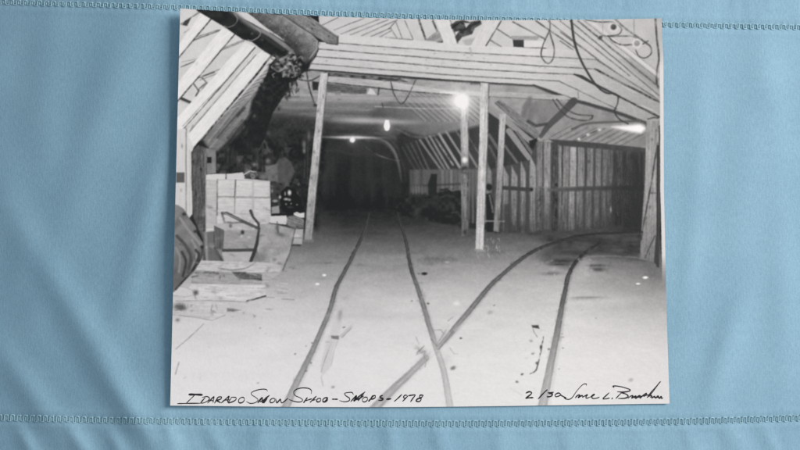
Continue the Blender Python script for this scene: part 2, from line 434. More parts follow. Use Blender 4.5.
poly([(312, 81), (319, 82), (318, 90), (313, 90)], 52, 1.4)
for k in range(14):
    x = 402 + k * 5.2
    line([(x, 91.5 + .3 * k), (x + 7, 97)], 1.1, 104, 1, alpha=.6)
poly([(300, 93.5), (380, 95.5), (456, 99), (456, 105), (380, 101), (300, 97)], 178, 2, alpha=.6)
line([(375, 106.5), (420, 108.5), (458, 108.5)], 1.2, 188, 1.1, alpha=.7)
line([(375, 103), (456, 106.5)], 1, 120, 1, alpha=.5)
line([(382, 103), (383, 107)], 1, 60, 1)
blob(362, 120.5, 26, 2.8, 200, .75, 2); blob(392, 121.5, 26, 2.2, 168, .75, 2)
blob(352, 137.4, 22, 1.0, 205, .95, 1); blob(352, 137.4, 12, 1.7, 240, .7, 1)

# ---- right of the posts: knee braces, side tunnel
st = new_part('printed_side_tunnel_roof')
poly([(489, 84), (534, 86.5), (549, 93), (571, 101), (613, 113), (645, 125), (650, 150), (600, 146), (560, 143), (540, 142), (500, 112), (489, 104)],
     lambda X, Y: 156 - .35 * (X - 500) * .5 + 22 * vn(X * .1, Y * .14, 1) + 14 * vn(X * .3, Y * .3, 2), 2, st)
poly([(524, 104), (548, 97), (566, 104), (556, 116), (540, 126), (522, 122)], lambda X, Y: 128 + 22 * vn(X * .2, Y * .1, 2), 4)
for k in range(10):
    x = 565 + k * 8.5
    line([(x + 6, 126 + .6 * k), (x - 22, 141 + .6 * k)], 1.2, 82, 1, alpha=.6)
    line([(x + 9, 126.5 + .6 * k), (x - 18, 142 + .6 * k)], 1.8, 150, 1.2, alpha=.4)
poly([(549, 139), (600, 143.5), (650, 149), (650, 153), (600, 148.5), (560, 145)], 66, 1.6)
line([(541, 138), (556, 140), (574, 143)], 3, 140, 1.6, alpha=.7)
line([(572, 129), (585, 124), (602, 122.5), (640, 121)], 2.2, 84, 1.5, curve=True, alpha=.9)
line([(563, 145), (578, 140), (588, 134.5), (600, 129.5)], 1.6, 66, 1, alpha=.8)
for p in [(579, 139), (588, 134.5), (599.5, 130)]:
    blob(p[0], p[1], 1.6, 1.3, 215, .9, hard=3)
i = new_part('printed_knee_brace')
poly([(489, 91), (565, 95.5), (573, 99.5), (560, 100), (489, 96)], 172, 1, i, grain=(4, 14))
line([(489, 96.5), (540, 99.5), (562, 100.5)], 1, 96, 1, alpha=.7)
line([(530, 99), (525, 108), (522, 122)], 5, 108, 2.4, alpha=.75)
i = new_part('printed_knee_brace'); poly([(495, 102), (500, 100), (530, 122), (541, 135), (537, 139), (520, 124)], 122, 1.2, i, grain=(38, 24))
line([(495, 103), (520, 125), (537, 140)], 1, 66, 1, alpha=.8)
i = new_part('printed_knee_brace'); line([(574, 101), (562, 113), (548, 126), (541, 136)], [7.5, 7, 6, 4], [70, 82, 78, 84], 1.4, i)
line([(528, 121), (536, 126), (546, 124)], 3, 60, 1.6, alpha=.8)
poly([(488, 104), (502, 117), (548, 155), (548, 176), (488, 176)], 58, 2, slope)
poly([(488, 103), (498, 109), (512, 121), (530, 137), (540, 142), (545, 155), (531, 145), (507, 125), (488, 112)], 160, 1.5, alpha=.85)
for (xa, ya, xb, yb, wd, v, lb) in [(509, 131, 534, 164, 6, 142, 1), (517, 133, 540, 165, 4, 112, 1), (489, 135, 500, 152, 3, 100, 0), (505, 146, 524, 172, 2.4, 104, 0), (489, 146, 500, 166, 2.6, 84, 0)]:
    i = new_part('printed_knee_brace') if lb else None
    line([(xa, ya), (xb, yb)], wd, v, 1.1, i)
line([(514, 131), (538, 166)], 1.3, 52, 1)
poly([(529, 141), (537, 138), (538.5, 146), (535, 150), (530, 147)], 40, 1.4)
wall = new_part('printed_plank_wall', 'wall of upright planks closing off the side tunnel')
poly([(488, 170), (530, 160), (536, 142), (560, 144), (600, 148), (650, 152), (650, 229), (600, 229), (560, 232), (530, 233), (488, 232)],
     lambda X, Y: 72 - .12 * np.clip(X - 560, 0, 90) - .12 * np.clip(Y - 190, 0, 45), 1.5, wall)
bd = [(489.5, 5, 118, 168), (498, 5, 84, 164), (506, 5.6, 138, 172), (514.5, 6, 140, 172), (523.3, 5, 140, 168), (533, 6.2, 146, 162), (540, 6, 122, 143), (547.4, 6.6, 142, 143), (555.5, 6, 74, 143), (560.5, 2.8, 124, 144), (566, 5.8, 116, 145), (573.2, 5.8, 146, 146), (581.3, 6, 120, 147), (590.2, 5.4, 112, 148),
      (598.5, 4.8, 106, 148.5), (605.5, 4.6, 104, 149), (610.8, 4, 90, 149.5), (619.5, 5.2, 70, 150.5), (629.5, 5.4, 64, 151), (638, 4.6, 58, 152)]
for (x, wd, v, yt) in bd:
    sh = 1 - .42 * 1
    v = v + (12 if x > 560 else 4); wd = wd + (.6 if x > 560 else 0)
    sl = 5.5 if x < 536 else .4
    poly([(x - wd / 2, yt - 1 - sl), (x + wd / 2, yt - 1 + sl), (x + wd / 2 - .3, 188), (x - wd / 2 - .3, 188)], v * .97, 1.6, grain=(90, 24))
    x2 = x - 1.6 if x > 562 else x - .3
    yb = 231 - max(0, x - 560) * .08 + R.uniform(-2, 2)
    poly([(x2 - wd / 2, 187), (x2 + wd / 2 - .3, 187), (x2 + wd / 2 - .6, yb), (x2 - wd / 2, yb)], (x, 188, v * .9, x, 232, v * .62), 2.2, grain=(90, 24))
poly([(549, 139), (600, 143.5), (650, 149), (650, 153.5), (600, 149), (560, 145.6)], 66, 1.8)
w = win([(488, 145), (645, 232)], 0)
C[w] += (10 * vn(XX[w] * .8, YY[w] * .06, 3) + 7 * vn(XX[w] * .4, YY[w] * .3, 2)) * .8
line([(562.6, 146), (561.6, 205)], 1, 44, .9); line([(543, 145), (541, 230)], .9, 70, 1, alpha=.7)
i = new_part('printed_wall_rail'); line([(497, 187.5), (531, 189.5)], 4, 64, 1.5, i)
i = new_part('printed_wall_rail'); line([(549, 190), (575, 189), (643, 187.5)], [3.4, 4.4, 4.4], [92, 68, 48], 2.2, i, alpha=.9)
blob(531.5, 189.6, 1.2, 1.2, 34, .9, hard=3); line([(542, 196), (541, 202), (539.5, 206)], 1.6, 62, 1, alpha=.8)
blob(610.7, 209.5, .8, 3, 170, .9, hard=3)
poly([(504, 205), (509, 203), (511, 222), (515, 226), (515, 232), (504, 232)], 66, 2, alpha=.8)
blob(522, 228, 6, 4, 58, .7); blob(546, 222, 5, 9, 74, .5)
line([(530, 233.5), (560, 232.5), (600, 229.5), (640, 229)], 3, 64, 2.5, alpha=.5)
w = win([(590, 150), (643, 232)], 0)
C[w] *= 1 - .30 * np.clip((XX[w] - 596) / 40, 0, 1) * np.clip((YY[w] - 150) / 6, 0, 1) * np.clip((644 - XX[w]) / 1.5, 0, 1)
# far ground of the side tunnel and its shade
poly([(530, 234), (600, 229), (644, 229), (644, 258), (588, 256), (580, 260), (568, 268), (548, 262), (538, 254), (550, 246)], lambda X, Y: 66 + 26 * vn(X * .06, Y * .3, 1) + 16 * vn(X * .2, Y * .5, 2) - .12 * (X - 560) + 1.3 * np.clip(Y - 246, 0, 30), 10, alpha=.9)
for (x, y, rx, ry, v, al) in [(562, 261, 13, 1.8, 52, .8), (574, 252, 12, 2, 54, .6), (551, 273.5, 8, 1.6, 84, .6), (560, 264.5, 9, 1, 46, .7), (597, 265.5, 9, 1, 72, .85), (598.5, 269.5, 6, 1.7, 70, .9), (606, 260.5, 5, 1, 110, .6), (588, 297.5, 14, 1, 112, .7), (585, 299, 16, 1.4, 150, .4), (622, 286, 22, 3, 142, .35), (653, 272, 4, 8, 108, .4)]:
    blob(x, y, rx, ry, v, al, rough=.35)
line([(588, 256.5), (612, 256), (636, 257.5), (658, 262)], 1, 158, 1.6, alpha=.5)
for (x, y, rx, ry) in [(645.5, 277.5, 2.6, 1.2), (638.2, 283.6, 2.2, .8)]:
    blob(x, y, rx, ry, 245, 1, hard=4)

# ---- right-hand bright strip light and big post
i = new_part('printed_lamp', 'bulb glaring at the foot of the sloping roof beside the right post')
poly([(602, 126.5), (643, 123), (649, 131), (636, 134), (620, 130)], 184, 5, alpha=.6)
poly([(612, 126.8), (640, 124.6), (645, 128), (641, 133), (628, 131)], 236, 3, i)
blob(639, 128.6, 4.6, 2.6, 248, .85)
i = new_part('printed_support_post', 'broad squared post at the right edge with a dark diagonal seam')
poly([(646.5, 121), (659, 121), (659, 262), (655, 262), (639.5, 259), (642, 222), (645, 180)], lambda X, Y: lerp(Y, [121, 150, 200, 262], [138, 152, 150, 118]), 1.2, i, grain=(92, 22))
line([(657.6, 143), (651, 185), (644, 222), (641, 240)], 1.6, 56, 1)
line([(655, 236), (645, 258)], 1.2, 70, 1)
line([(658, 146), (657.6, 200), (657.6, 266)], 2.2, 46, 1)
poly([(656, 236), (659, 236), (659, 268), (654, 262)], 58, 1.2)
for p in [(652, 139.5), (650, 207), (646, 218), (652, 193)]:
    blob(p[0], p[1], 1, 1.4, 90, .8)
line([(650, 193), (656, 193)], 1, 90, 1); line([(648, 119), (654, 117.5), (658, 118)], 1.6, 60, 1)

# ---- rails
rail_defs = [
    ('straight left rail', [(369, 214), (365, 229), (360.5, 240), (349, 263), (336.5, 287), (331, 306), (325, 322), (309, 358), (295, 386), (284, 412)], [1.2, 2, 3, 4, 4.6, 5, 5.4, 6.6, 8.2, 9.5], [56, 66, 78, 94, 108, 128, 140, 158, 178, 192]),
    ('straight right rail', [(397, 212), (399.8, 222), (405.7, 240), (410.5, 267), (416.5, 285), (422.5, 303), (431, 331), (437, 350), (443, 368), (447, 388), (451, 412)], [1.2, 2, 3, 3.8, 4.4, 5, 6, 6.6, 6.8, 7.4, 8.5], [54, 56, 66, 84, 116, 132, 160, 196, 196, 204, 212]),
    ('curving rail', [(642, 232), (599, 233.6), (577, 236), (563, 240), (545, 246), (530, 253), (511, 267), (492, 284), (474, 305), (456, 327), (438, 348)], [1.6, 2.2, 2.6, 3, 3.4, 3.8, 4.2, 5, 6, 7, 5], [44, 46, 50, 58, 66, 74, 96, 112, 132, 156, 176]),
    ('curving rail', [(426, 358), (410, 373.5), (394, 388.5), (372, 411)], [7.5, 8, 9.4, 11], [186, 184, 182, 192]),
    ('outer curving rail', [(600, 243), (586, 251.5), (575, 262.7), (568.4, 275), (564.6, 293), (561.5, 308), (556, 338), (548.5, 375), (541.5, 411)], [2.2, 3, 3.6, 4.2, 5, 5.8, 7.4, 9, 11], [48, 56, 64, 82, 98, 116, 148, 178, 196])]
for lb, p, wd, v in rail_defs:
    i = new_part('printed_rail')
    wd = [q * .86 for q in wd]; v = [q - 8 + (12 * (q < 70) if 'straight' in lb else 0) for q in v]
    pr = [(x + wq * .55, y + .4) for (x, y), wq in zip(p, wd)]
    line(pr, [q * .7 for q in wd], [q + 30 for q in v], 2, None, alpha=.4, curve=True)
    line(p, wd, v, 1, i, curve=True, uneven=.25)
    for sgn, dv in ((-1, -30), (1, -16), (.2, 26)):
        line([(x + sgn * wq * .42, y) for (x, y), wq in zip(p, wd)], [max(.7, q * .13) for q in wd], [max(38, q + dv) for q in v], .9, None, alpha=.75, curve=True, uneven=.35)
    # rust, scuffs and snow grit along the rail
    q = smooth(p, 8)
    for k in range(int(len(q) * 1.6)):
        j = R.integers(0, len(q)); wj = np.interp(j, np.linspace(0, len(q) - 1, len(wd)), wd); vj = np.interp(j, np.linspace(0, len(q) - 1, len(v)), v)
        if q[j, 1] < 246:
            continue
        blob(q[j, 0] + R.normal(0, .3) * wj, q[j, 1] + R.uniform(-2, 2), R.uniform(.5, 1 + .2 * wj), R.uniform(.4, 1.6), vj + R.uniform(-20, 30), .4, R.uniform(40, 130), rough=.7)
        if R.random() < .35:
            sd = R.choice([-1, 1])
            blob(q[j, 0] + sd * wj * R.uniform(.6, 1.4), q[j, 1], R.uniform(.5, 1.8), R.uniform(.4, 1), min(vj + R.uniform(25, 70), 205), .3, R.uniform(0, 180), rough=.7)
# disturbed snow by the rails
w = win([(170, 250), (668, 408)], 0)
C[w] += (4 * vn(XX[w] * .5, YY[w] * .6, 4) + 4 * vn(XX[w] * .06, YY[w] * .2, 2) + 5 * vn(XX[w] * 1.1, YY[w] * 1.2, 1)) * np.clip((400 - YY[w]) / 90, .35, 1)
for (x, y, rx, ry, v, al) in [(430, 333, 6, 7, 150, .0), (440, 340, 8, 3, 178, .5), (445, 333, 6, 4, 190, .5), (424, 352, 3, 5, 160, .6), (419, 349, 2, 5, 150, .5), (446, 360, 6, 5, 200, .5), (421, 362, 4, 3, 165, .5)]:
    blob(x, y, rx, ry, v, al, -50, rough=.6)
for p, wd, v in [([(416, 337), (419, 344)], 1.1, 150), ([(417, 353), (424, 346)], 1.2, 118), ([(424, 357), (427, 360), (425, 367)], 1, 140), ([(416, 355), (425, 351), (424, 360)], .9, 150), ([(446, 330), (436, 346)], 1, 150), ([(439, 349), (447, 339), (453, 331)], 1, 110),
                 ([(433, 330), (441, 330), (444, 334)], 1, 150), ([(448, 321), (453, 317)], 1, 150), ([(450, 348), (454, 354), (458, 354)], 1, 170), ([(455, 331), (466, 320)], 1.6, 205), ([(437, 346), (431, 338)], 1, 120)]:
    line(p, wd, v, 1, alpha=.8)
for (x, y, r, v) in [(461, 338, 1, 60), (453, 368, 2.2, 120), (333, 387, 1.4, 150), (311, 363, .9, 100), (306, 371, 1, 120), (312, 343, .8, 120), (295, 354, .8, 130), (260, 328, .8, 160), (428, 303.5, 1.2, 90), (412, 301, 1, 130), (494, 305.5, .9, 120), (596, 318, .6, 130), (563, 337, .7, 140), (563, 348, .8, 140), (559, 369, .7, 150), (549, 349, 1.2, 120), (562, 334, .7, 150),
                     (522, 374.4, 1.2, 70), (517, 382, 1.2, 140), (533, 353.5, 1.4, 140), (531, 341, 1.4, 160), (517, 382, 1, 130), (306, 346, .7, 130), (258, 383, 1, 170), (631, 380, 2, 180), (490, 312.5, 2.2, 170), (582, 310, .6, 150)]:
    blob(x, y, r * 1.2, r * .8, v, .85, R.uniform(-30, 30), hard=3, rough=.3)
for (x, y, rx, ry, v, al) in [(424.5, 273.8, 3, 1.5, 38, .95), (419, 273.8, 1.4, .9, 110, .7)]:
    blob(x, y, rx, ry, v, al, hard=4)
for (x, y, rx, ry, v, al) in [(437, 259, 13, 2.6, 98, .75), (428, 263, 6, 2.2, 112, .6), (415, 252, 9, 1.4, 108, .5), (447, 262, 1.8, .8, 190, .6), (420, 283, 4, .9, 140, .5), (437, 279, 10, 1, 160, .4), (424, 296, 2, 3, 158, .5), (327, 263, 7, .9, 96, .6), (322, 279, 6, 1, 140, .5),
                              (360, 265, 5, 1.4, 112, .5), (346, 298, 3, 2, 168, .4), (340, 250, 20, 1.4, 112, .3), (308, 232, 4, 1.6, 60, .7), (350, 232, 24, 3, 74, .3), (483, 245, 13, 2.4, 96, .6), (495, 252, 8, 2, 92, .6), (545, 258, 9, 2, 92, .6), (590, 283, 14, .8, 150, .3)]:
    blob(x, y, rx, ry, v, al, rough=.7)
for (x, y) in [(324.4, 275.3), (317.5, 284)]:
    blob(x, y, 2, 1.1, 244, 1, hard=4)
for k in range(34):
    x = R.uniform(476, 500); y = R.uniform(238, 256)
    line([(x, y), (x + R.uniform(-.8, .8), y + R.uniform(1, 3))], .7, R.uniform(150, 215), .8, alpha=.7)
for k in range(26):
    x = R.uniform(545, 600); y = R.uniform(258, 284)
    blob(x, y, R.uniform(.5, 2.2), R.uniform(.5, 1.2), R.uniform(150, 205), .5, R.uniform(-40, 40))
poly([(578, 264), (586, 258), (590, 262), (586, 280), (576, 290), (574, 278)], 176, 4, alpha=.45)
blob(456.5, 303.5, 3, 2, 236, .8)
for k in range(60):
    x = R.uniform(182, 660); y = R.uniform(262, 396)
    blob(x, y, R.uniform(.4, 1.8), R.uniform(.3, .8), R.uniform(165, 205), .35, R.uniform(-40, 40))
# bent rod on the snow
i = new_part('printed_bent_rod')
poly([(531.5, 325.2), (538.5, 325), (539.5, 328.6), (533, 327.6)], 70, 1, i)
line([(532, 326), (534, 332), (537, 337)], .9, 120, .9)
line([(543.4, 337), (541.5, 348), (539.5, 358), (537, 367), (535, 371), (530, 374)], [1.1, 1.6, 1.2, 1.6, 1.2, .8], 76, .9, i, curve=True, uneven=.7)
blob(541, 347, 1.1, 2, 50, .9, hard=3); blob(536.7, 363, 1.2, 1.2, 70, .8, hard=3)
line([(510, 388), (522, 395)], .8, 195, 1.2, alpha=.6)
# splintered strip beside the left rail
poly([(337, 313), (341, 311), (342, 322), (338, 336), (333, 352), (330, 368), (322, 376), (320, 366), (326, 344)], 204, 2, alpha=.7)
blob(340, 315, 2, 4.5, 130, .7, 10); line([(351.4, 327), (341.4, 336)], 3.2, 196, 1); line([(351, 328.6), (342, 337.6)], .8, 150, .9)
i = new_part('printed_wood_scrap'); poly([(331, 335.6), (339, 335.6), (339, 339.5), (332, 338.6)], 128, 1.2, i)
line([(343, 327.6), (345, 327)], 1, 110, .9)
for p in [[(338, 340), (334, 352), (331, 366)], [(332, 342), (326, 356), (321, 372)], [(321, 376), (323, 386)], [(330, 342), (326, 342)], [(329, 350), (324, 362)]]:
    line(p, .8, 168, 1, alpha=.8)
line([(203.5, 324), (190, 337), (176, 349)], 1.1, 158, 1); line([(179, 362), (175.4, 374)], 1.1, 150, 1)
blob(352, 316, 30, 2.4, 194, .45)
w = win([(168, 312), (300, 352)], 0)
C[w] -= 5 * np.clip((350 - YY[w]) / 40, 0, 1) * np.clip((300 - XX[w]) / 60, 0, 1)

# ---- cartons and clutter on the left
i = new_part('printed_carton_stack')
poly([(206, 175), (217, 173.6), (243, 174), (244, 178.5), (270, 181), (271, 222), (262, 226), (206, 232)], lambda X, Y: 205 + 8 * vn(X * .2, Y * .2, 2), 1, i)
for (xa, ya, xb, yb, v) in [(206.5, 180, 216.4, 228, 196), (217, 179.5, 235, 196.4, 213), (236, 180, 252.6, 196.6, 212), (253.6, 181, 270, 197.2, 208), (217, 197.6, 234.6, 214, 208), (235.6, 197.8, 252.6, 214, 208), (253.6, 198, 270.6, 222, 206), (217, 214, 253, 224, 204)]:
    i = new_part('printed_carton')
    poly([(xa, ya), (xb, ya + .3), (xb - .1, yb), (xa - .1, yb)], (xa, ya, v - 3, xb, yb, v - 16), 1, i, grain=(0, 14), edge=(.8, 140, .55))
    blob((xa + xb) / 2 + R.uniform(-5, 5), (ya + yb) / 2 + R.uniform(-5, 5), R.uniform(3, 7), R.uniform(2, 6), R.uniform(182, 216), .4, R.uniform(0, 90), rough=.5)
line([(217.5, 179), (217, 215)], 1.3, 90, .9, alpha=.8); line([(235.6, 180), (234.6, 197)], 1.3, 86, .9, alpha=.8); line([(235, 198), (234.6, 213)], .9, 110, .9, alpha=.7); line([(217, 196.6), (252, 197.2), (270, 197.8)], 1.1, 120, .9, alpha=.8)
poly([(207, 174.2), (225, 174), (226, 178), (207, 178.6)], 206, 1); poly([(227, 174), (243, 172.4), (245, 178), (227, 178.6)], 200, 1)
line([(226.2, 174), (226, 178.5)], 1.2, 70, 1)
for (x, y, r, v) in [(248, 172, 3.4, 120), (252.5, 176, 3.2, 168), (257, 174.5, 2.4, 110), (262, 177, 3, 116), (268, 175, 4, 104), (272, 178, 3, 92), (252.5, 176, 1.4, 80)]:
    blob(x, y, r, r * .8, v, .85, R.uniform(0, 90), hard=3, rough=.4)
line([(243, 175), (250, 171), (256, 172)], 1.2, 190, 1)
poly([(258, 172), (277, 173), (277, 181), (262, 180)], lambda X, Y: 100 + 40 * vn(X * .3, Y * .3, 5), 1.6, alpha=.8)
poly([(271, 182), (284, 184), (283, 206), (272, 206)], 66, 2)
for k in range(18):
    blob(R.uniform(271, 300), R.uniform(183, 212), R.uniform(.7, 2.2), R.uniform(.6, 1.8), R.choice([30, 44, 70, 110]), .8, R.uniform(0, 90))
i = new_part('printed_dark_drum')
poly([(281, 192), (287, 186), (295, 190), (301, 200), (303, 214), (292, 216), (283, 211), (280, 202)], lambda X, Y: 32 + 14 * vn(X * .4, Y * .4, 1), 1.5, i)
for (x, y, rx, ry, v) in [(289.4, 192.5, 1.8, 2.6, 225), (286, 199, 2.4, 1.3, 180), (289.5, 199.6, 1.4, 1.2, 160), (280, 197, 1.2, 1.6, 190), (275, 201, 2.6, 1.4, 168), (297, 204.5, 1.1, 1, 120), (286, 204, 1, 1, 130), (291, 203.5, 1, 1, 120), (285, 193.5, .8, 2.2, 150), (272, 191, 1.2, 2, 130)]:
    blob(x, y, rx, ry, v, .9, hard=3)
poly([(271.5, 207), (279, 205.5), (279.5, 213), (271.5, 213.5)], 148, 1)
i = new_part('printed_carton', 'small pale box on the floor beside the white carton stack'); poly([(270, 216), (286, 215.4), (288, 219), (286, 224.6), (270, 223)], 204, 1, i)
i = new_part('printed_carton', 'pale packet lying against the leaning post'); poly([(293.6, 213), (297, 211.6), (300, 213), (304.6, 212.4), (304.6, 217.4), (300, 218), (294, 215)], 208, 1, i)
poly([(287, 217), (293, 215), (304, 219), (304, 228), (297, 229), (287, 225)], 120, 1.6, grain=(20, 30)); line([(297, 227), (304, 229.5)], 2, 58, 1)
i = new_part('printed_carton', 'small box at the foot of the leaning post'); poly([(295, 229), (303.5, 229), (302, 244), (292, 244)], 170, 1, i); line([(292, 245.3), (300, 245.6)], 1.8, 50, 1); line([(292, 237.6), (303, 238)], 1, 120, 1)
i = new_part('printed_sheet_metal_box')
poly([(259, 224), (270, 223), (295, 228.4), (292, 240), (290, 253), (282, 272), (262, 266), (257, 250)], lambda X, Y: 160 + 26 * vn(X * .14, Y * .2, 5) + 12 * vn(X * .5, Y * .5, 2), 1.1, i)
line([(270, 223.4), (295, 228.6)], 1, 90, 1); line([(295, 229), (291, 250), (283, 270)], 1.4, 88, 1)
blob(280, 234.4, 4.6, 1.9, 96, .85, 18); blob(277, 228, 2, 3, 90, .8); line([(277, 222), (278, 232)], 1.6, 86, 1)
blob(274.6, 259.6, 2.2, 1.7, 62, .9, hard=3); blob(277, 254, 5, 2, 140, .5); blob(262, 257, 4, 4, 110, .6)
poly([(270, 258), (290, 252), (281, 271.4), (270, 270)], 178, 1.4, alpha=.6)
i = new_part('printed_machine_box', 'grey lidded box with a cranked handle on top')
poly([(214, 225), (225, 222.6), (250, 222.6), (259.6, 229.4), (224, 230.4)], 178, 1, i)
poly([(214, 225.4), (224, 230), (223, 250), (214.6, 248)], 98, 1, i, grain=(90, 14))
poly([(224, 230), (259.4, 229), (256.4, 249.4), (223.4, 249.6)], 154, 1, i, grain=(10, 10))
line([(224, 230), (259, 229.2)], 1, 188, .9)
poly([(222, 249), (256.6, 248.6), (256, 252), (222, 252)], 76, 1, i)
poly([(221.6, 252), (255, 251.6), (249.6, 262), (224.6, 262)], 176, 1, i)
line([(258.6, 231), (257, 243), (254.5, 252), (250.5, 262)], [2, 3, 3.6, 3], 62, 1.1)
line([(214.5, 248), (219, 256), (223, 263)], [2, 3, 3], 74, 1.1)
poly([(203, 232), (214, 230), (214, 262), (206, 262)], 150, 2, alpha=.6); poly([(208, 246), (218, 250), (221, 262), (208, 261)], 96, 2, alpha=.8)
i = new_part('printed_crank_handle')
line([(222, 214), (224.4, 222.4), (233, 223), (244, 222)], 2, 84, 1, i); line([(222, 213), (227, 213.4), (242, 221), (259, 228.6)], [2.4, 3, 3, 3], 84, 1, i); line([(223, 212.6), (240, 219.6)], 1, 168, .9)
line([(250.6, 211), (253, 217), (258.6, 223.6), (259, 231)], [3, 2.4, 2.4, 2], 72, 1, i)
blob(230.5, 226, 1.6, 2, 90, .8, hard=3); blob(242.5, 232.4, 1.8, 2, 50, .95, hard=3); blob(241.6, 236, 1.1, 1, 205, .9, hard=3)
for pts, v, lb in [([(200, 260.4), (256, 262), (281, 264), (280, 272), (238, 273), (196, 270)], 192, None), ([(192, 273.6), (230, 274), (262, 280), (262, 284.6), (191, 284)], 164, None), ([(191, 284), (265.6, 285), (265.6, 295.4), (247, 300.6), (184, 300)], 206, 'pale foreground plank with a clipped dark end'),
                   ([(172, 301), (226.2, 302), (225, 314.6), (206, 320), (172, 315)], 198, None)]:
    i = new_part('printed_floor_plank', lb)
    poly(pts, v, 1, i, grain=(2, 16))
line([(196, 273), (206, 272.4), (219, 273.6)], 2, 100, 1, uneven=1); line([(219, 273.4), (232, 274.6)], 1, 140, 1)
poly([(231.6, 271.4), (244, 272), (262, 274.6), (262, 280.6), (244, 279.6), (236, 276.6)], 92, 1.2, grain=(5, 30))
line([(247, 273), (256, 275)], 1.5, 176, 1); poly([(262, 273), (280, 273), (272, 279), (262, 279)], 186, 1.6, alpha=.7)
line([(218, 268), (232, 270), (246, 268), (256, 262)], 1.3, 132, 1, curve=True)
line([(247, 300.8), (257, 298.4), (265.4, 296)], 1.5, 60, 1); line([(176, 301), (210, 300.4), (247, 302)], 1, 140, 1, alpha=.8)
i = new_part('printed_floor_plank'); poly([(172, 287), (182, 286.6), (192, 290), (195, 294.6), (186, 297), (172, 295)], 204, 1, i, edge=(.8, 140, .6)); blob(196, 292.4, 2.6, 2.6, 88, .9, hard=3, rough=.4); line([(192, 277), (197, 276)], 1.4, 80, 1)
blob(180, 307, 6.5, 3.4, 92, .95, hard=3, rough=.3); poly([(227, 308), (232, 308.4), (241, 310), (232, 311.6), (227, 311.4)], 128, 1.6)
line([(212, 305), (211, 310), (215, 312)], 1, 150, 1); line([(216, 305), (217, 309)], .9, 160, 1); blob(177.5, 320, 2, 1.6, 110, .8)
line([(178, 315), (200, 318), (212, 320.4), (225, 315)], .9, 150, 1, alpha=.8)
# draped cloth at the edge
i = new_part('printed_draped_tarpaulin')
poly([(168, 203), (178, 205), (184, 209), (190, 219), (196, 227), (197, 234), (203, 243), (204, 252), (201, 260), (193, 273), (183, 282), (174, 292), (164, 292)],
     lambda X, Y: 120 + 26 * vn((X + Y) * .11, (X - Y) * .04, 1) - 16 * np.clip((Y - 240) / 40, 0, 1), 1.1, i)
for p, wd, v in [([(180, 218), (190, 232), (201, 245)], 2.6, 146), ([(177, 236), (186, 246), (191, 258), (188, 272)], 3, 72), ([(182, 252), (186, 262), (183, 276)], 2.6, 60), ([(176, 248), (180, 258), (179, 272)], 2.4, 142), ([(192, 240), (197, 252), (193, 268)], 2.2, 148), ([(196, 250), (199, 256), (193, 270)], 2.6, 58), ([(180, 244), (190, 249), (197, 264)], 1.6, 90), ([(203, 248), (200, 260), (186, 278), (176, 289)], 2, 48)]:
    line(p, wd, v, 1.4, alpha=.85, curve=True)
blob(184, 214, 2, 1.6, 50, .9, hard=3); blob(195.5, 231.5, 2, 1.6, 52, .9, hard=3); blob(202, 247, 1.6, 2, 40, .9, hard=3)

# grime and small scraps over the clutter
for k in range(110):
    x = R.uniform(186, 300); y = R.uniform(206, 318)
    if x > 272 and y > 270:
        continue
    blob(x, y, R.uniform(.6, 3.4), R.uniform(.4, 1.8), R.choice([70, 96, 120, 150, 216]), R.uniform(.15, .45), R.uniform(-30, 30), rough=.8)
for k in range(36):
    x = R.uniform(196, 284); y = R.uniform(262, 300)
    line([(x, y), (x + R.uniform(3, 14), y + R.uniform(-.6, 1))], R.uniform(.6, 1.2), R.choice([110, 140, 150, 220]), 1, alpha=.5)

# ---- ducts and rag-hung pipe at upper left
i = new_part('printed_duct', 'dark ringed duct running down from the upper left corner')
poly([(193, 4), (228, 6), (236, 15), (250, 22), (266, 31), (283, 41), (296, 52), (300, 60), (282, 61), (274, 57), (262, 49.5), (252, 42), (242, 39), (234, 33.4), (224, 26.6), (210, 18.4), (197, 11)],
     lambda X, Y: 46 + 14 * vn(X * .2, Y * .2, 1), 1, i)
line([(228, 8), (250, 25), (268, 34), (284, 45), (297, 56)], [3, 4, 4, 4.5, 3], [120, 138, 140, 142, 110], 2, curve=True, alpha=.9)
line([(229, 11), (252, 29), (284, 50)], 3, 72, 2.4, alpha=.6)
for p in [[(234, 13), (237.4, 19), (235, 24), (229, 27), (224, 26)], [(257, 29), (260.4, 33), (258, 37.4), (252, 40.6), (248, 40)]]:
    line(p, 1, 150, .9, curve=True, alpha=.85)
blob(252, 33.6, 1.2, 1, 120, .6); blob(262, 40, 1.4, 1, 90, .6)
poly([(238, 10), (252, 17), (270, 28), (291, 42), (284, 41), (268, 31), (250, 21.6)], 206, 1)
i = new_part('printed_duct', 'grey duct whose mottled end turns downward')
poly([(244, 10), (282, 15.4), (298, 25.5), (312, 34.5), (318, 41), (318, 49), (313, 58), (304, 67), (299, 60), (292, 47), (280, 37), (266, 27.5), (252, 16)],
     lambda X, Y: 120 - 3.4 * (-(X - 284) * .627 + (Y - 25) * .78) + 34 * vn(X * .22, Y * .22, 1) + 26 * vn(X * .8, Y * .8, 2), 1, i)
line([(285, 37), (294, 45), (300, 54)], 4, 62, 3, alpha=.6)
for k in range(30):
    q = R.uniform(0, 1); x = 262 + 50 * q + R.uniform(-7, 7); y = 18 + 36 * q + R.uniform(-5, 5)
    blob(x, y, R.uniform(.5, 1.6), R.uniform(.4, 1), R.choice([70, 84, 150, 165]), .5, 40)
line([(282, 16), (298, 26.6), (317, 40.6)], 1.6, 150, 1.2, alpha=.8); line([(317.5, 41), (316.6, 49), (310, 58)], 1.5, 168, 1, alpha=.9)
line([(296, 30), (291, 36), (290, 42)], 1, 76, 1, alpha=.7); line([(270, 18), (266, 24)], .9, 84, 1, alpha=.7)
i = new_part('printed_rag_wrapped_pipe')
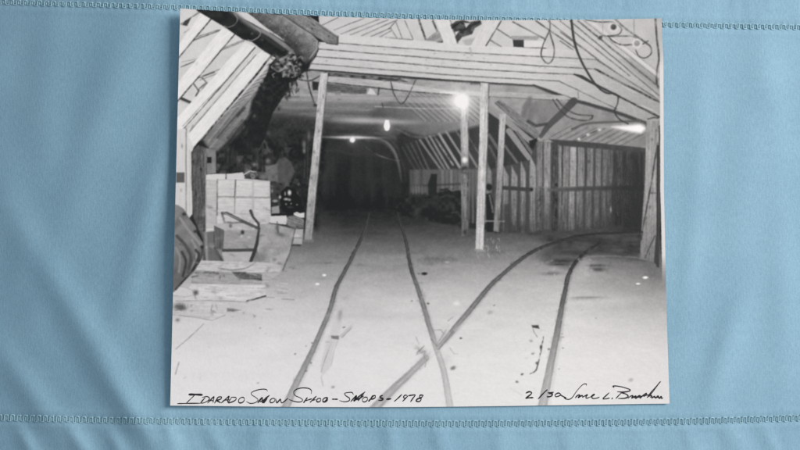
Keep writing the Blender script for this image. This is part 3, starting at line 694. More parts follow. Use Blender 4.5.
poly([(270, 66), (276, 58), (284, 54), (296, 54), (301, 59), (306, 65), (303, 71), (299, 76), (293, 85), (286, 92), (280, 102), (273, 113), (269, 124), (265, 138), (260, 148), (249, 146), (248, 132), (250, 117), (255, 103), (260, 90), (266, 76)],
     lambda X, Y: 44 + 26 * vn(X * .35, Y * .35, 1) * np.clip((120 - Y) / 40, .2, 1), 1.4, i)
for k in range(70):
    q = R.uniform(0, 1)
    x = 285 + R.normal(0, 7); y = 65 + R.normal(0, 6.5)
    if 266 < x < 304 and 53 < y < 80:
        blob(x, y, R.uniform(1, 3), R.uniform(.7, 1.7), R.choice([28, 40, 110, 150, 178, 190]), .75, R.uniform(0, 180), hard=2, rough=.6)
for k in range(30):
    y = R.uniform(76, 140); q = (y - 76) / 64
    x = R.choice([264 - 14 * q, 298 - 34 * q]) + R.uniform(-2, 2)
    blob(x, y, R.uniform(1, 2.2), R.uniform(1, 2.4), R.choice([40, 46, 52, 88]), .8, R.uniform(0, 180), rough=.6)
for k in range(34):
    x = R.uniform(272, 300); y = R.uniform(55, 78)
    ang = R.uniform(0, 6.28); r = R.uniform(1.5, 4)
    line([(x, y), (x + r * math.cos(ang), y + r * math.sin(ang)), (x + r * 1.5 * math.cos(ang + .7), y + r * 1.5 * math.sin(ang + .7))], R.uniform(.8, 1.8), R.choice([30, 96, 140, 180]), 1, alpha=.8, curve=True)
for p in [[(280, 60), (285, 57), (290, 59), (295, 57)], [(272, 67), (278, 71), (284, 69)], [(288, 62), (293, 66), (294, 70)]]:
    line(p, 2, 178, 1.1, curve=True, alpha=.8)
for k in range(16):
    x = R.uniform(284, 299); y = R.uniform(78, 92)
    line([(x, y), (x + R.uniform(-1.5, 1.5), y + R.uniform(2, 5))], R.uniform(1, 2), R.choice([40, 50, 160]), 1, alpha=.8)
for k in range(20):
    y = R.uniform(78, 128); x = 262 + (100 - y) * .4 + R.uniform(-8, -4)
    blob(x, y, 1.4, 1.2, 42, .8)
i = new_part('printed_wood_block')
poly([(268, 10), (296, 13), (310, 17), (338, 36), (338, 44.5), (327, 43.4), (316, 37), (300, 26), (283, 15)], 132, 1, i, grain=(33, 34))
line([(338, 36), (337.6, 44.4), (327, 43.2)], 1.6, 78, 1); line([(300, 26), (316, 37), (327, 43)], 1, 74, 1, alpha=.7); line([(310, 17.4), (338, 36)], .9, 176, 1, alpha=.7); blob(329, 36, .8, .8, 70, .7)

# ---- cables
for p, wd, v in [
    ([(571, 18), (574, 40), (580, 58), (590, 76.6), (599, 88), (607, 93), (614.4, 93.6), (618.4, 96)], [2.4, 2.4, 2.2, 2.2, 2, 1.8, 1.6, 1.6], 54),
    ([(618.4, 96), (617.4, 104), (614.6, 112), (620, 119.6), (628, 123.6)], 1.6, 52),
    ([(549.6, 19), (549.6, 30), (543, 45), (541, 55), (545, 62), (549, 63.4), (553, 59), (554, 48), (550.6, 35), (549.4, 30)], 1.4, 66),
    ([(614, 18), (626, 29), (646, 43), (651, 48), (651, 54), (645, 58), (639, 56), (635.6, 50)], [2, 2, 2, 1.6, 1.3, 1.2, 1.2, 1.2], 70),
    ([(586, 20), (600, 22), (612, 22), (619, 26), (621.6, 30), (618, 34.6), (608, 36)], 1.3, 82),
    ([(608, 36), (613, 41), (622, 45), (632, 44.6)], 1.6, 64), ([(600, 38.6), (603, 35.6), (609, 36.4), (630, 36), (636, 38)], 1.3, 78),
    ([(655, 14), (657, 40), (659, 58), (657, 70), (656.6, 80), (658, 88)], [2, 2, 2, 1.8, 2, 2], 58),
    ([(553, 99.6), (560, 110), (570, 117.6), (584, 120.6), (591, 119), (592.6, 116)], 1.7, 64), ([(557, 99.6), (566, 109), (578, 114.4), (592.6, 115.6)], 1.6, 62),
    ([(391, 82), (394, 94), (401, 104), (408, 96), (415.6, 80)], 1.3, 74), ([(306, 68), (309, 86), (313.6, 102)], 1.5, 56), ([(298, 79), (304, 80.4), (312, 80), (326, 72)], 1.4, 62), ([(327, 74), (325, 88), (318.4, 102)], 1.1, 84),
    ([(634, 17), (634, 33)], 1.1, 112), ([(602.6, 20), (602.6, 36)], .8, 150)]:
    i = new_part('printed_cable')
    line(p, wd, v, .9, i, curve=True, alpha=.95)
blob(600, 38, 2.4, 1.8, 66, .95, -40, hard=4); blob(315.6, 105, 2.2, 1.8, 50, .9, hard=3); blob(317, 103, 1.4, 1.4, 190, .8, hard=3)
for (x, y, v) in [(613.4, 27, 58), (637, 43.4, 128)]:
    i = new_part('printed_insulator')
    blob(x, y, 5, 4.6, 214, .9, hard=5); blob(x, y, 2.9, 2.9, v, 1, hard=5, part=i); blob(x - .5, y - .8, 1, .9, v + 60, .6)
line([(643, 44), (648, 41)], 1.3, 72, 1)

# ---- posts
def post(pts, v, gr, label=None, dark=None):
    i = new_part('printed_support_post', label)
    poly(pts, v, 1.1, i, grain=gr)
    if dark:
        line(dark, 1.1, 92, 1.2, alpha=.7)
    return i


post([(499.5, 114), (506, 114), (504.6, 138), (502, 188), (500.6, 206), (499, 232), (493.6, 231), (496, 192), (498.6, 138)], (500, 115, 182, 496, 230, 122), (94, 26))
i = new_part('printed_dark_figure')
blob(489, 187, 3.3, 3.4, 34, 1, hard=5, part=i)
poly([(486, 194), (491, 193), (493.6, 205), (493, 232), (486.6, 232)], 40, 1.3, i); line([(489.5, 195), (492, 206), (493, 212)], 1.8, 122, 1.1, alpha=.8); line([(485, 221), (504, 221.4)], 1.6, 138, 1)
post([(460, 90), (468.4, 90), (468.4, 130), (469, 180), (468.6, 236), (461.4, 236), (461, 180), (460.4, 130)], lambda X, Y: lerp(Y, [92, 125, 150, 170, 200, 236], [214, 196, 178, 130, 128, 100]) - 12 * np.abs(X - 464) * .5, (90, 30), 'shaded post standing below the brightest bulb', [(468.4, 120), (468.8, 235)])
blob(464.6, 160, 2.6, 3, 236, .95, hard=4); blob(464, 168.5, 3.6, 1.8, 54, .85, -15, rough=.6); blob(465, 173, 4, 1.2, 66, .7, 15, rough=.6); blob(465, 232, 2, 2.6, 48, .8)
line([(464, 190), (463, 205), (465, 222)], 1.2, 84, 1.2, alpha=.6, curve=True)
post([(480.6, 82.6), (488.6, 83), (488, 130), (486.8, 160), (485, 210), (483.4, 250), (475.4, 249), (477, 205), (479, 150)], lambda X, Y: 196 - .05 * (Y - 90) - 10 * np.clip((X - 484) / 4, 0, 1), (92, 32), 'tall knotty post in the middle of the right-hand row', [(488.6, 90), (487.6, 140), (484.6, 225)])
post([(320.6, 73), (327.8, 73), (322.4, 128), (316.6, 188), (312.2, 240), (304.4, 240), (308.6, 188), (315, 128)], lambda X, Y: lerp(Y, [73, 130, 190, 240], [196, 190, 170, 142]), (96, 30), 'leaning post in front of the dark tunnel mouth', [(328, 76), (322.8, 128), (317, 188), (313, 236)])
for (x, y) in [(318, 111), (319, 131), (314, 152), (311.5, 178), (310, 205), (308, 222)]:
    blob(x, y, 1, 1.6, 120, .8)
line([(304, 241), (313, 241)], 2.4, 130, 1.6, alpha=.6)
line([(475, 250), (484, 251)], 2, 170, 1.4, alpha=.7)

# ---- bulbs
blob(461, 101, 15, 13, 244, .5); blob(461, 101, 8.5, 8.5, 252, .9)
blob(464, 90, 5, 4, 200, .7); blob(463.4, 88.5, 3, 2, 150, .6); line([(440, 92), (460, 93.5)], 1.5, 238, 1.2, alpha=.8); line([(468, 93), (480, 94)], 4, 214, 1.5, alpha=.7)
i = new_part('printed_lamp', 'brightest bare bulb glaring against a post'); blob(461, 101, 5.5, 5.5, 254, .95, hard=4, part=i)
blob(387, 126, 6, 6, 190, .45)
i = new_part('printed_lamp', 'bare bulb hanging from the tunnel roof at mid height')
poly([(385.4, 120), (388.8, 120), (390.2, 126.5), (389, 130), (387, 131.2), (385, 130), (383.8, 126.5)], 252, 1.2, i)
blob(352, 139.8, 5, 4.4, 150, .5)
i = new_part('printed_lamp', 'smallest bare bulb deep in the tunnel'); blob(352.3, 139.8, 2.7, 2.7, 252, 1, hard=5, part=i)

# ---- fine wear of the print
w = (slice(0, GH), slice(0, GW))
mid = np.exp(-((C - 130) / 85) ** 2)
C += 9 * vn(XX * 1.1, YY * 1.1, 5) * (.35 + .65 * mid) + 6 * vn(XX * .45, YY * .45, 3) * (.3 + .7 * mid)


def blur(A, s):
    r = int(3 * s) + 1
    k = np.exp(-.5 * (np.arange(-r, r + 1) / s) ** 2); k /= k.sum()
    P = np.pad(A, r, mode='edge')
    B = sum(k[j] * P[j:j + A.shape[0], :] for j in range(2 * r + 1))
    return sum(k[j] * B[:, j:j + A.shape[1]] for j in range(2 * r + 1))


C = blur(C, .62)
C += 5.0 * vn(XX * 1.6, YY * 1.6, 0) * (.4 + .6 * np.exp(-((C - 110) / 90) ** 2))
# white paper margin down the right edge
right_edge = lambda y: np.interp(y, [18, 60, 188, 248, 308, 404], [661.5, 663.4, 663.9, 665.2, 666.4, 669.6])
mg = np.clip((XX - (right_edge(YY) - 3.6)) / .8 + .5, 0, 1) * np.clip((YY - 40) / 30, 0, 1) * np.clip((285 - YY) / 30, 0, 1)
C = C * (1 - mg) + 212 * mg
ID = np.where((mg > .5), 0, ID)
C = np.clip(C, 30, 250)

# ------------------------------------------------------------------ materials
def material(name, rough=.6, spec=.4):
    m = bpy.data.materials.new(name); m.use_nodes = True
    bs = m.node_tree.nodes['Principled BSDF']
    bs.inputs['Roughness'].default_value = rough
    bs.inputs['Specular IOR Level'].default_value = spec
    return m, m.node_tree.nodes, m.node_tree.links, bs


m_print, N, L, bs = material('silver_print_emulsion', .42, .3)
at = N.new('ShaderNodeAttribute'); at.attribute_name = 'tone'
L.new(at.outputs['Color'], bs.inputs['Base Color'])
nz = N.new('ShaderNodeTexNoise'); nz.inputs['Scale'].default_value = 60; nz.inputs['Detail'].default_value = 3
bp = N.new('ShaderNodeBump'); bp.inputs['Strength'].default_value = .05; bp.inputs['Distance'].default_value = .002
L.new(nz.outputs['Fac'], bp.inputs['Height']); L.new(bp.outputs['Normal'], bs.inputs['Normal'])

m_paper, N, L, bs = material('fibre_paper', .6, .3)
nz = N.new('ShaderNodeTexNoise'); nz.inputs['Scale'].default_value = 300
rp = N.new('ShaderNodeValToRGB'); rp.color_ramp.elements[0].color = (.66, .64, .61, 1); rp.color_ramp.elements[1].color = (.74, .72, .69, 1)
L.new(nz.outputs['Fac'], rp.inputs['Fac']); L.new(rp.outputs['Color'], bs.inputs['Base Color'])

m_ink, N, L, bs = material('black_ink', .5, .3)
nz = N.new('ShaderNodeTexNoise'); nz.inputs['Scale'].default_value = 900
rp = N.new('ShaderNodeValToRGB'); rp.color_ramp.elements[0].color = (.008, .007, .009, 1); rp.color_ramp.elements[1].color = (.03, .024, .03, 1)
L.new(nz.outputs['Fac'], rp.inputs['Fac']); L.new(rp.outputs['Color'], bs.inputs['Base Color'])

m_cloth, N, L, bs = material('blue_woven_cloth', .85, .15)
tc = N.new('ShaderNodeTexCoord')
fine = N.new('ShaderNodeTexNoise'); fine.inputs['Scale'].default_value = 1150; fine.inputs['Detail'].default_value = 2
mp = N.new('ShaderNodeMapping'); mp.inputs['Scale'].default_value = (1100, 320, 1)
thr = N.new('ShaderNodeTexNoise'); thr.inputs['Scale'].default_value = 1; thr.inputs['Detail'].default_value = 2
big = N.new('ShaderNodeTexNoise'); big.inputs['Scale'].default_value = 22; big.inputs['Detail'].default_value = 4
L.new(tc.outputs['Object'], fine.inputs['Vector']); L.new(tc.outputs['Object'], mp.inputs['Vector']); L.new(mp.outputs['Vector'], thr.inputs['Vector']); L.new(tc.outputs['Object'], big.inputs['Vector'])
ad = N.new('ShaderNodeMath'); ad.operation = 'ADD'; L.new(fine.outputs['Fac'], ad.inputs[0]); L.new(thr.outputs['Fac'], ad.inputs[1])
ad2 = N.new('ShaderNodeMath'); ad2.operation = 'MULTIPLY_ADD'; ad2.inputs[1].default_value = .5; L.new(ad.outputs[0], ad2.inputs[0])
bg = N.new('ShaderNodeMath'); bg.operation = 'MULTIPLY_ADD'; bg.inputs[1].default_value = .5; bg.inputs[2].default_value = -.25
L.new(big.outputs['Fac'], bg.inputs[0]); L.new(bg.outputs[0], ad2.inputs[2])
rp = N.new('ShaderNodeValToRGB'); rp.color_ramp.elements[0].position = .2; rp.color_ramp.elements[1].position = .8
rp.color_ramp.elements[0].color = (.212, .354, .460, 1); rp.color_ramp.elements[1].color = (.322, .498, .614, 1)
L.new(ad2.outputs[0], rp.inputs['Fac']); L.new(rp.outputs['Color'], bs.inputs['Base Color'])
bp = N.new('ShaderNodeBump'); bp.inputs['Strength'].default_value = .16; bp.inputs['Distance'].default_value = .0005
L.new(ad.outputs[0], bp.inputs['Height']); L.new(bp.outputs['Normal'], bs.inputs['Normal'])
bs.inputs['Sheen Weight'].default_value = .15


def thread_mat(name, c0, c1):
    m, N, L, bs = material(name, .7, .25)
    nz = N.new('ShaderNodeTexNoise'); nz.inputs['Scale'].default_value = 700
    rp = N.new('ShaderNodeValToRGB'); rp.color_ramp.elements[0].color = c0; rp.color_ramp.elements[1].color = c1
    L.new(nz.outputs['Fac'], rp.inputs['Fac']); L.new(rp.outputs['Color'], bs.inputs['Base Color'])
    return m


m_thread = thread_mat('pale_teal_thread', (.28, .45, .52, 1), (.40, .58, .66, 1))
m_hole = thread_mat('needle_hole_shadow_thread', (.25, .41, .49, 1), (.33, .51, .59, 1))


def link(name, V, Fc, mats, parent=None, smooth_=True):
    me = bpy.data.meshes.new(name)
    V = np.asarray(V, np.float32); Fc = np.asarray(Fc, np.int32)
    me.vertices.add(len(V)); me.vertices.foreach_set('co', V.ravel())
    k = Fc.shape[1]
    me.loops.add(Fc.size); me.loops.foreach_set('vertex_index', Fc.ravel())
    me.polygons.add(len(Fc)); me.polygons.foreach_set('loop_start', np.arange(0, Fc.size, k, dtype=np.int32))
    me.polygons.foreach_set('loop_total', np.full(len(Fc), k, np.int32))
    if smooth_:
        me.polygons.foreach_set('use_smooth', np.ones(len(Fc), bool))
    me.update(calc_edges=True)
    for m in (mats if isinstance(mats, list) else [mats]):
        me.materials.append(m)
    o = bpy.data.objects.new(name, me); SC.collection.objects.link(o)
    if parent:
        o.parent = parent
    return o


# ------------------------------------------------------------------ cloth
seam_a = (np.array([-120, 0, 90, 180, 330, 470, 560, 663, 720, 800, 920.]), np.array([-4, 2.2, 4.6, 7.2, 13.4, 18.2, 21, 24.6, 26, 27.4, 29.]))
seam_b = (np.array([-120, 0, 100, 200, 300, 360, 450, 600, 700, 800, 920.]), np.array([415, 417.5, 420.2, 421.6, 422.6, 423.2, 424, 422.8, 421.2, 418, 414.]))


def seam(s, x):
    X, Y = s
    return sum(np.interp(x + d, X, Y) for d in (-40, -20, 0, 20, 40)) / 5


def bump(x, y, cx, cy, ang, ln, wd):
    ca, sa = math.cos(math.radians(ang)), math.sin(math.radians(ang))
    u = (x - cx) * ca + (y - cy) * sa; t = -(x - cx) * sa + (y - cy) * ca
    return np.exp(-(u / ln) ** 2 - (t / wd) ** 2)


def cloth_z(x, y):
    x = np.asarray(x, float); y = np.asarray(y, float)
    z = np.zeros_like(x)
    # falls away gently to the left
    z -= 38.0 * np.clip((168 - x) / 240, 0, 1.5) ** 1.25
    folds = np.zeros_like(x)
    # soft folds: (centre x, y, direction, length, width, height mm)
    for cx, cy, an, ln, wd, h in [(85, 330, 58, 120, 17, 1.1), (35, 400, 55, 60, 14, .9), (128, 410, 55, 50, 13, .9), (150, 200, 105, 130, 16, 1.1), (100, 120, 110, 130, 24, 1.0), (45, 90, 95, 120, 22, .7), (20, 250, 80, 100, 20, .6),
                                  (78, 442, 58, 26, 9, .8), (118, 448, 60, 24, 8, .5), (28, 446, 60, 24, 8, .6), (172, 440, 70, 24, 9, .5),
                                  (724, 352, 106, 60, 14, .75), (745, 180, 95, 120, 22, .6), (700, 130, 92, 90, 14, .4), (782, 280, 88, 120, 16, .5), (690, 260, 95, 80, 12, .4), (770, 90, 80, 60, 16, .4),
                                  (735, 440, 62, 30, 10, .7), (770, 442, 62, 26, 8, .5), (690, 442, 70, 26, 10, .5), (640, 440, 85, 24, 10, .4), (570, 440, 95, 24, 11, .4),
                                  (330, 438, 95, 22, 10, .4), (390, 438, 85, 22, 9, .45), (440, 440, 80, 22, 10, .5), (260, 440, 100, 22, 11, .45), (500, 440, 90, 22, 9, .4), (215, 440, 60, 22, 9, .6)]:
        folds += (2.9 if cx < 200 and cy > 300 else 2.1 if cx < 600 or cy < 400 else 1.2) * h * bump(x, y, cx, cy, an, ln, wd)
    folds += .55 * (vn(x / 55 + 3, y / 150 + 1, 1)) + .28 * vn(x / 22 + (y / 60), y / 70 + 9, 2)
    # gathered ripples of the turned hems
    hem = np.clip((seam(seam_a, x) - y) / 10, 0, 1)
    folds += hem * (.34 * vn(x / 7, y / 30, 3) + .3 * vn(x / 24 + y / 40, y / 40, 4))
    hb = np.clip((y - seam(seam_b, x)) / 10, 0, 1)
    folds += hb * (.20 * vn(x / 9 - y / 30, y / 40, 3) + .3 * vn(x / 30 - y / 60, y / 60, 0))
    pk = np.exp(-((x - 132) / 42) ** 2 - ((y - 235) / 105) ** 2)
    folds += .030 * pk * np.sin(2 * math.pi * (x * .8 + y * .55 + .0016 * (y - 180) ** 2) / 9)
    pk2 = np.exp(-((x - 35) / 50) ** 2 - ((y - 200) / 160) ** 2)
    folds += .5 * pk2 * vn(x / 30 + y / 50, y / 45 - x / 80, 5)
    # pressed flat below the print
    edge = np.minimum(np.minimum(x - 175, 664 - x), np.minimum(y - 16, 402 - y))
    flat = np.clip(edge / 12 + .6, 0, 1)
    z = z + folds * (1 - flat) - .4 * flat * 0
    # stitching pulls the cloth in along both seams
    for s in (seam_a, seam_b):
        d = y - seam(s, x)
        z -= .40 * np.exp(-(d / 5.0) ** 2) * (.85 + .3 * np.sin(x * 2 * math.pi / 6.6))
        z += .22 * np.exp(-((np.abs(d) - 7.5) / 3) ** 2)
    return z * .001 - .0009


gx = np.arange(-90, 891, 1.6); gy = np.arange(-70, 521, 1.6)
CX, CY = np.meshgrid(gx, gy)
P = table(CX, CY, cloth_z(CX, CY))
nx, ny = len(gx), len(gy)
idx = np.arange(nx * ny).reshape(ny, nx)
Q = np.stack([idx[1:, :-1], idx[1:, 1:], idx[:-1, 1:], idx[:-1, :-1]], -1).reshape(-1, 4)
cloth = link('blue_cloth', P.reshape(-1, 3), Q, m_cloth)
sol = cloth.modifiers.new('thickness', 'SOLIDIFY'); sol.thickness = .0008; sol.offset = -1
cloth['label'] = 'pale blue woven cloth with stitched hems lying under the photograph'
cloth['category'] = 'cloth'


def tube(path, r, sides=6):
    p = np.asarray(path, float); n = len(p)
    t = np.gradient(p, axis=0); t /= np.linalg.norm(t, axis=1)[:, None] + 1e-12
    up = np.array([0, 0, 1.0]); s = np.cross(t, up); s /= np.linalg.norm(s, axis=1)[:, None] + 1e-12
    u = np.cross(s, t)
    V = []
    for k in range(sides):
        an = 2 * math.pi * k / sides
        V.append(p + r * (math.cos(an) * s + math.sin(an) * u))
    V = np.stack(V, 1).reshape(-1, 3)
    Fq = []
    for i in range(n - 1):
        for k in range(sides):
            Fq.append((i * sides + k, i * sides + (k + 1) % sides, (i + 1) * sides + (k + 1) % sides, (i + 1) * sides + k))
    return V, np.array(Fq)


def stitch_row(s, period, hgt, style):
    rng = np.random.default_rng(3 + style)
    path, under = [], []
    x = -80.0
    while x < 880:
        p = period * rng.uniform(.92, 1.08); h = hgt * rng.uniform(.88, 1.1)
        path += [(x, -h), (x + .05 * p, -h * .7), (x + .07 * p, h * .7), (x + .12 * p, h), (x + .42 * p, h * 1.0), (x + .48 * p, h * .7), (x + .50 * p, -h * .7), (x + .55 * p, -h), (x + .93 * p, -h)]
        under += [[(x + .28 * p, -h * .8), (x + .28 * p, h * .5)], [(x + .77 * p, -h * .5), (x + .77 * p, h * .8)]]
        x += p
    Vs, Fs, n0 = [], [], 0
    q = np.array(path)
    q = smooth(q, 3)
    px, py = q[:, 0], seam(s, q[:, 0]) + q[:, 1]
    w3 = table(px, py, cloth_z(px, py) + .00022)
    V, Fq = tube(w3, .00034); Vs.append(V); Fs.append(Fq); n0 += len(V)
    nf = len(Fq)
    for u in under:
        u = np.array(u); u = np.linspace(u[0], u[1], 4)
        px, py = u[:, 0], seam(s, u[:, 0]) + u[:, 1]
        w3 = table(px, py, cloth_z(px, py) + .00004)
        V, Fq = tube(w3, .00042, 5); Vs.append(V); Fs.append(Fq + n0); n0 += len(V)
    o = link('hem_stitching', np.vstack(Vs), np.vstack(Fs), [m_thread, m_hole], cloth)
    mi = np.zeros(sum(len(f) for f in Fs), np.int32); mi[nf:] = 1
    o.data.polygons.foreach_set('material_index', mi)
    return o


stitch_row(seam_a, 7.2, 2.2, 0)['label'] = 'narrow stitched seam running just above the photograph'
stitch_row(seam_b, 6.5, 2.8, 1)['label'] = 'wavy stitched seam running below the photograph'

# ------------------------------------------------------------------ the print
def outline(u, v):
    """sheet coordinates (0..1) -> measured position of that spot of the sheet"""
    xl = 180.2 - 10.0 * v
    xr = right_edge(18 + (403.6 - 18) * v)
    x = xl + (xr - xl) * u
    yt = 8.4 + 9.8 * u + 5.9 * np.sin(math.pi * np.clip(u, 0, 1)) ** .9
    yb = 405.6 - 2.0 * u + 3.0 * np.sin(math.pi * np.clip(u, 0, 1)) ** 1.2 * (1 - .45 * u)
    return x, yt + (yb - yt) * v


def curl(u, v):
    """height of the curled sheet in metres"""
    l = np.clip(1 - u / .30, 0, 1) ** 2
    r = np.clip((u - .82) / .18, 0, 1) ** 2
    return .0004 + .0058 * l * (.42 + .55 * np.clip((1 - v) * 2.4, 0, 1) - .06 * v) + .0003 * r


print_root = bpy.data.objects.new('photograph_print', None)
SC.collection.objects.link(print_root)
print_root.location = (0, 0, 0)
print_root['label'] = 'curled black and white print of a timbered mine tunnel with rails and inked caption'
print_root['category'] = 'photograph'

NU, NV = 1000, 800
U, Vv = np.meshgrid(np.linspace(0, 1, NU + 1), np.linspace(0, 1, NV + 1))
px, py = outline(U, Vv)
Z = curl(U, Vv)
P3 = table(px, py, Z + .00003).reshape(-1, 3)
# tone at each vertex
wx = .35 * vn(px * .08, py * .08, 1) + .22 * vn(px * .7, py * .7, 2); wy = .35 * vn(px * .08, py * .08, 3) + .22 * vn(px * .7, py * .7, 4)
fx = np.clip((px + wx - X0) * S - .5, 0, GW - 1.01); fy = np.clip((py + wy - Y0) * S - .5, 0, GH - 1.01)
ix, iy = fx.astype(int), fy.astype(int); ax, ay = fx - ix, fy - iy
T = (C[iy, ix] * (1 - ax) + C[iy, ix + 1] * ax) * (1 - ay) + (C[iy + 1, ix] * (1 - ax) + C[iy + 1, ix + 1] * ax) * ay
t = T / 255.0
lin = np.where(t <= .04045, t / 12.92, ((t + .055) / 1.055) ** 2.4)
WHITE, BLACK = 1.09, .018
alb = np.clip(lin * WHITE - BLACK, .006, .93)
RGB = np.stack([alb * 1.0, alb * .926, alb * .905, np.ones_like(alb)], -1).reshape(-1, 4).astype(np.float32)
cx_, cy_ = (px[:-1, :-1] + px[1:, 1:]) / 2, (py[:-1, :-1] + py[1:, 1:]) / 2
FID = ID[np.clip(((cy_ - Y0) * S).astype(int), 0, GH - 1), np.clip(((cx_ - X0) * S).astype(int), 0, GW - 1)].ravel()
vi = np.arange((NU + 1) * (NV + 1)).reshape(NV + 1, NU + 1)
QF = np.stack([vi[1:, :-1], vi[1:, 1:], vi[:-1, 1:], vi[:-1, :-1]], -1).reshape(-1, 4)


def sub_sheet(name, sel, parent):
    f = QF[sel]
    used, inv = np.unique(f, return_inverse=True)
    o = link(name, P3[used], inv.reshape(-1, 4), m_print, parent)
    ca_ = o.data.color_attributes.new('tone', 'FLOAT_COLOR', 'POINT')
    ca_.data.foreach_set('color', RGB[used].ravel())
    return o


counts = np.bincount(FID, minlength=len(PARTS))
small = counts < 24
FID = np.where(small[FID], floor, FID)
picture = sub_sheet('printed_picture', FID == 0, print_root)
for k in range(1, len(PARTS)):
    sel = FID == k
    if sel.any():
        o = sub_sheet(PARTS[k], sel, picture)
        if k in LABELS:
            o['label'] = LABELS[k]

# paper body
nu, nv = 160, 120
U2, V2 = np.meshgrid(np.linspace(0, 1, nu + 1), np.linspace(0, 1, nv + 1))
bx, by = outline(U2, V2)
top = table(bx, by, curl(U2, V2)).reshape(-1, 3); bot = top - np.array([0, 0, .00030])
vi2 = np.arange((nu + 1) * (nv + 1)).reshape(nv + 1, nu + 1); off = vi2.size
Ft = np.stack([vi2[1:, :-1], vi2[1:, 1:], vi2[:-1, 1:], vi2[:-1, :-1]], -1).reshape(-1, 4)
ring = np.concatenate([vi2[0, :-1], vi2[:-1, -1], vi2[-1, :0:-1], vi2[:0:-1, 0]])
rn = np.roll(ring, -1)
side = np.stack([ring, rn, rn + off, ring + off], -1)
link('paper_sheet', np.vstack([top, bot]), np.vstack([Ft, Ft[:, ::-1] + off, side]), m_paper, print_root, False)

# ------------------------------------------------------------------ handwriting
inv_x0 = lambda y: 180.2 - 10.0 * (y - 8) / 397


def sheet_height(x, y):
    v = np.clip((y - 14) / 392, 0, 1); u = np.clip((x - (180.2 - 10 * v)) / 491, 0, 1)
    for _ in range(3):
        yt = 8.4 + 9.8 * u + 5.9 * np.sin(math.pi * u) ** .9
        yb = 405.6 - 2.0 * u + 3.0 * np.sin(math.pi * u) ** 1.2 * (1 - .45 * u)
        v = np.clip((y - yt) / (yb - yt), 0, 1)
        u = np.clip((x - (180.2 - 10 * v)) / (right_edge(18 + 385.6 * v) - (180.2 - 10 * v)), 0, 1)
    return curl(u, v)


def ink(name, strokes, label=None):
    """pen strokes as thin raised ribbons lying on the sheet; each stroke = (points, width)"""
    Vs, Fs, n0 = [], [], 0
    rng = np.random.default_rng(len(strokes))
    for si, (pts, wd) in enumerate(strokes):
        q = smooth(pts, 7) if len(pts) > 2 else np.linspace(pts[0], pts[1], 6)
        t_ = np.gradient(q, axis=0); t_ /= np.linalg.norm(t_, axis=1)[:, None] + 1e-9
        nrm = np.stack([-t_[:, 1], t_[:, 0]], 1)
        n = len(q); s = np.linspace(0, 1, n)
        # a felt pen: pressure and direction change the width
        wv = .98 * wd * (.78 + .45 * np.abs(t_[:, 0])) * np.clip(.55 + 2.2 * np.minimum(s, 1 - s) * 2, .5, 1) * (1 + .15 * np.sin(s * 9 + si))
        A, B = q + nrm * wv[:, None] / 2, q - nrm * wv[:, None] / 2
        zl = .00005 + .000004 * (si % 9)
        V = []
        for E_ in (A, B):
            V.append(table(E_[:, 0], E_[:, 1], sheet_height(E_[:, 0], E_[:, 1]) + .00003 + zl))
        Vs.append(np.vstack(V))
        k = np.arange(n - 1)
        Fs.append(np.stack([k, k + 1, n + k + 1, n + k], -1) + n0)
        n0 += 2 * n
    o = link(name, np.vstack(Vs), np.vstack(Fs), m_ink, print_root, False)
    if label:
        o['label'] = label
    return o


def Z8(x0, y0, sc=8.0):
    return lambda *p: [(x0 + a_ / sc, y0 + b_ / sc) for a_, b_ in p]


def ell(cx, cy, rx, ry, an=-25):
    ca, sa = math.cos(math.radians(an)), math.sin(math.radians(an))
    return [(cx + rx * math.cos(t_) * ca - ry * math.sin(t_) * sa, cy + rx * math.cos(t_) * sa + ry * math.sin(t_) * ca) for t_ in np.linspace(.3, 6.7, 12)]


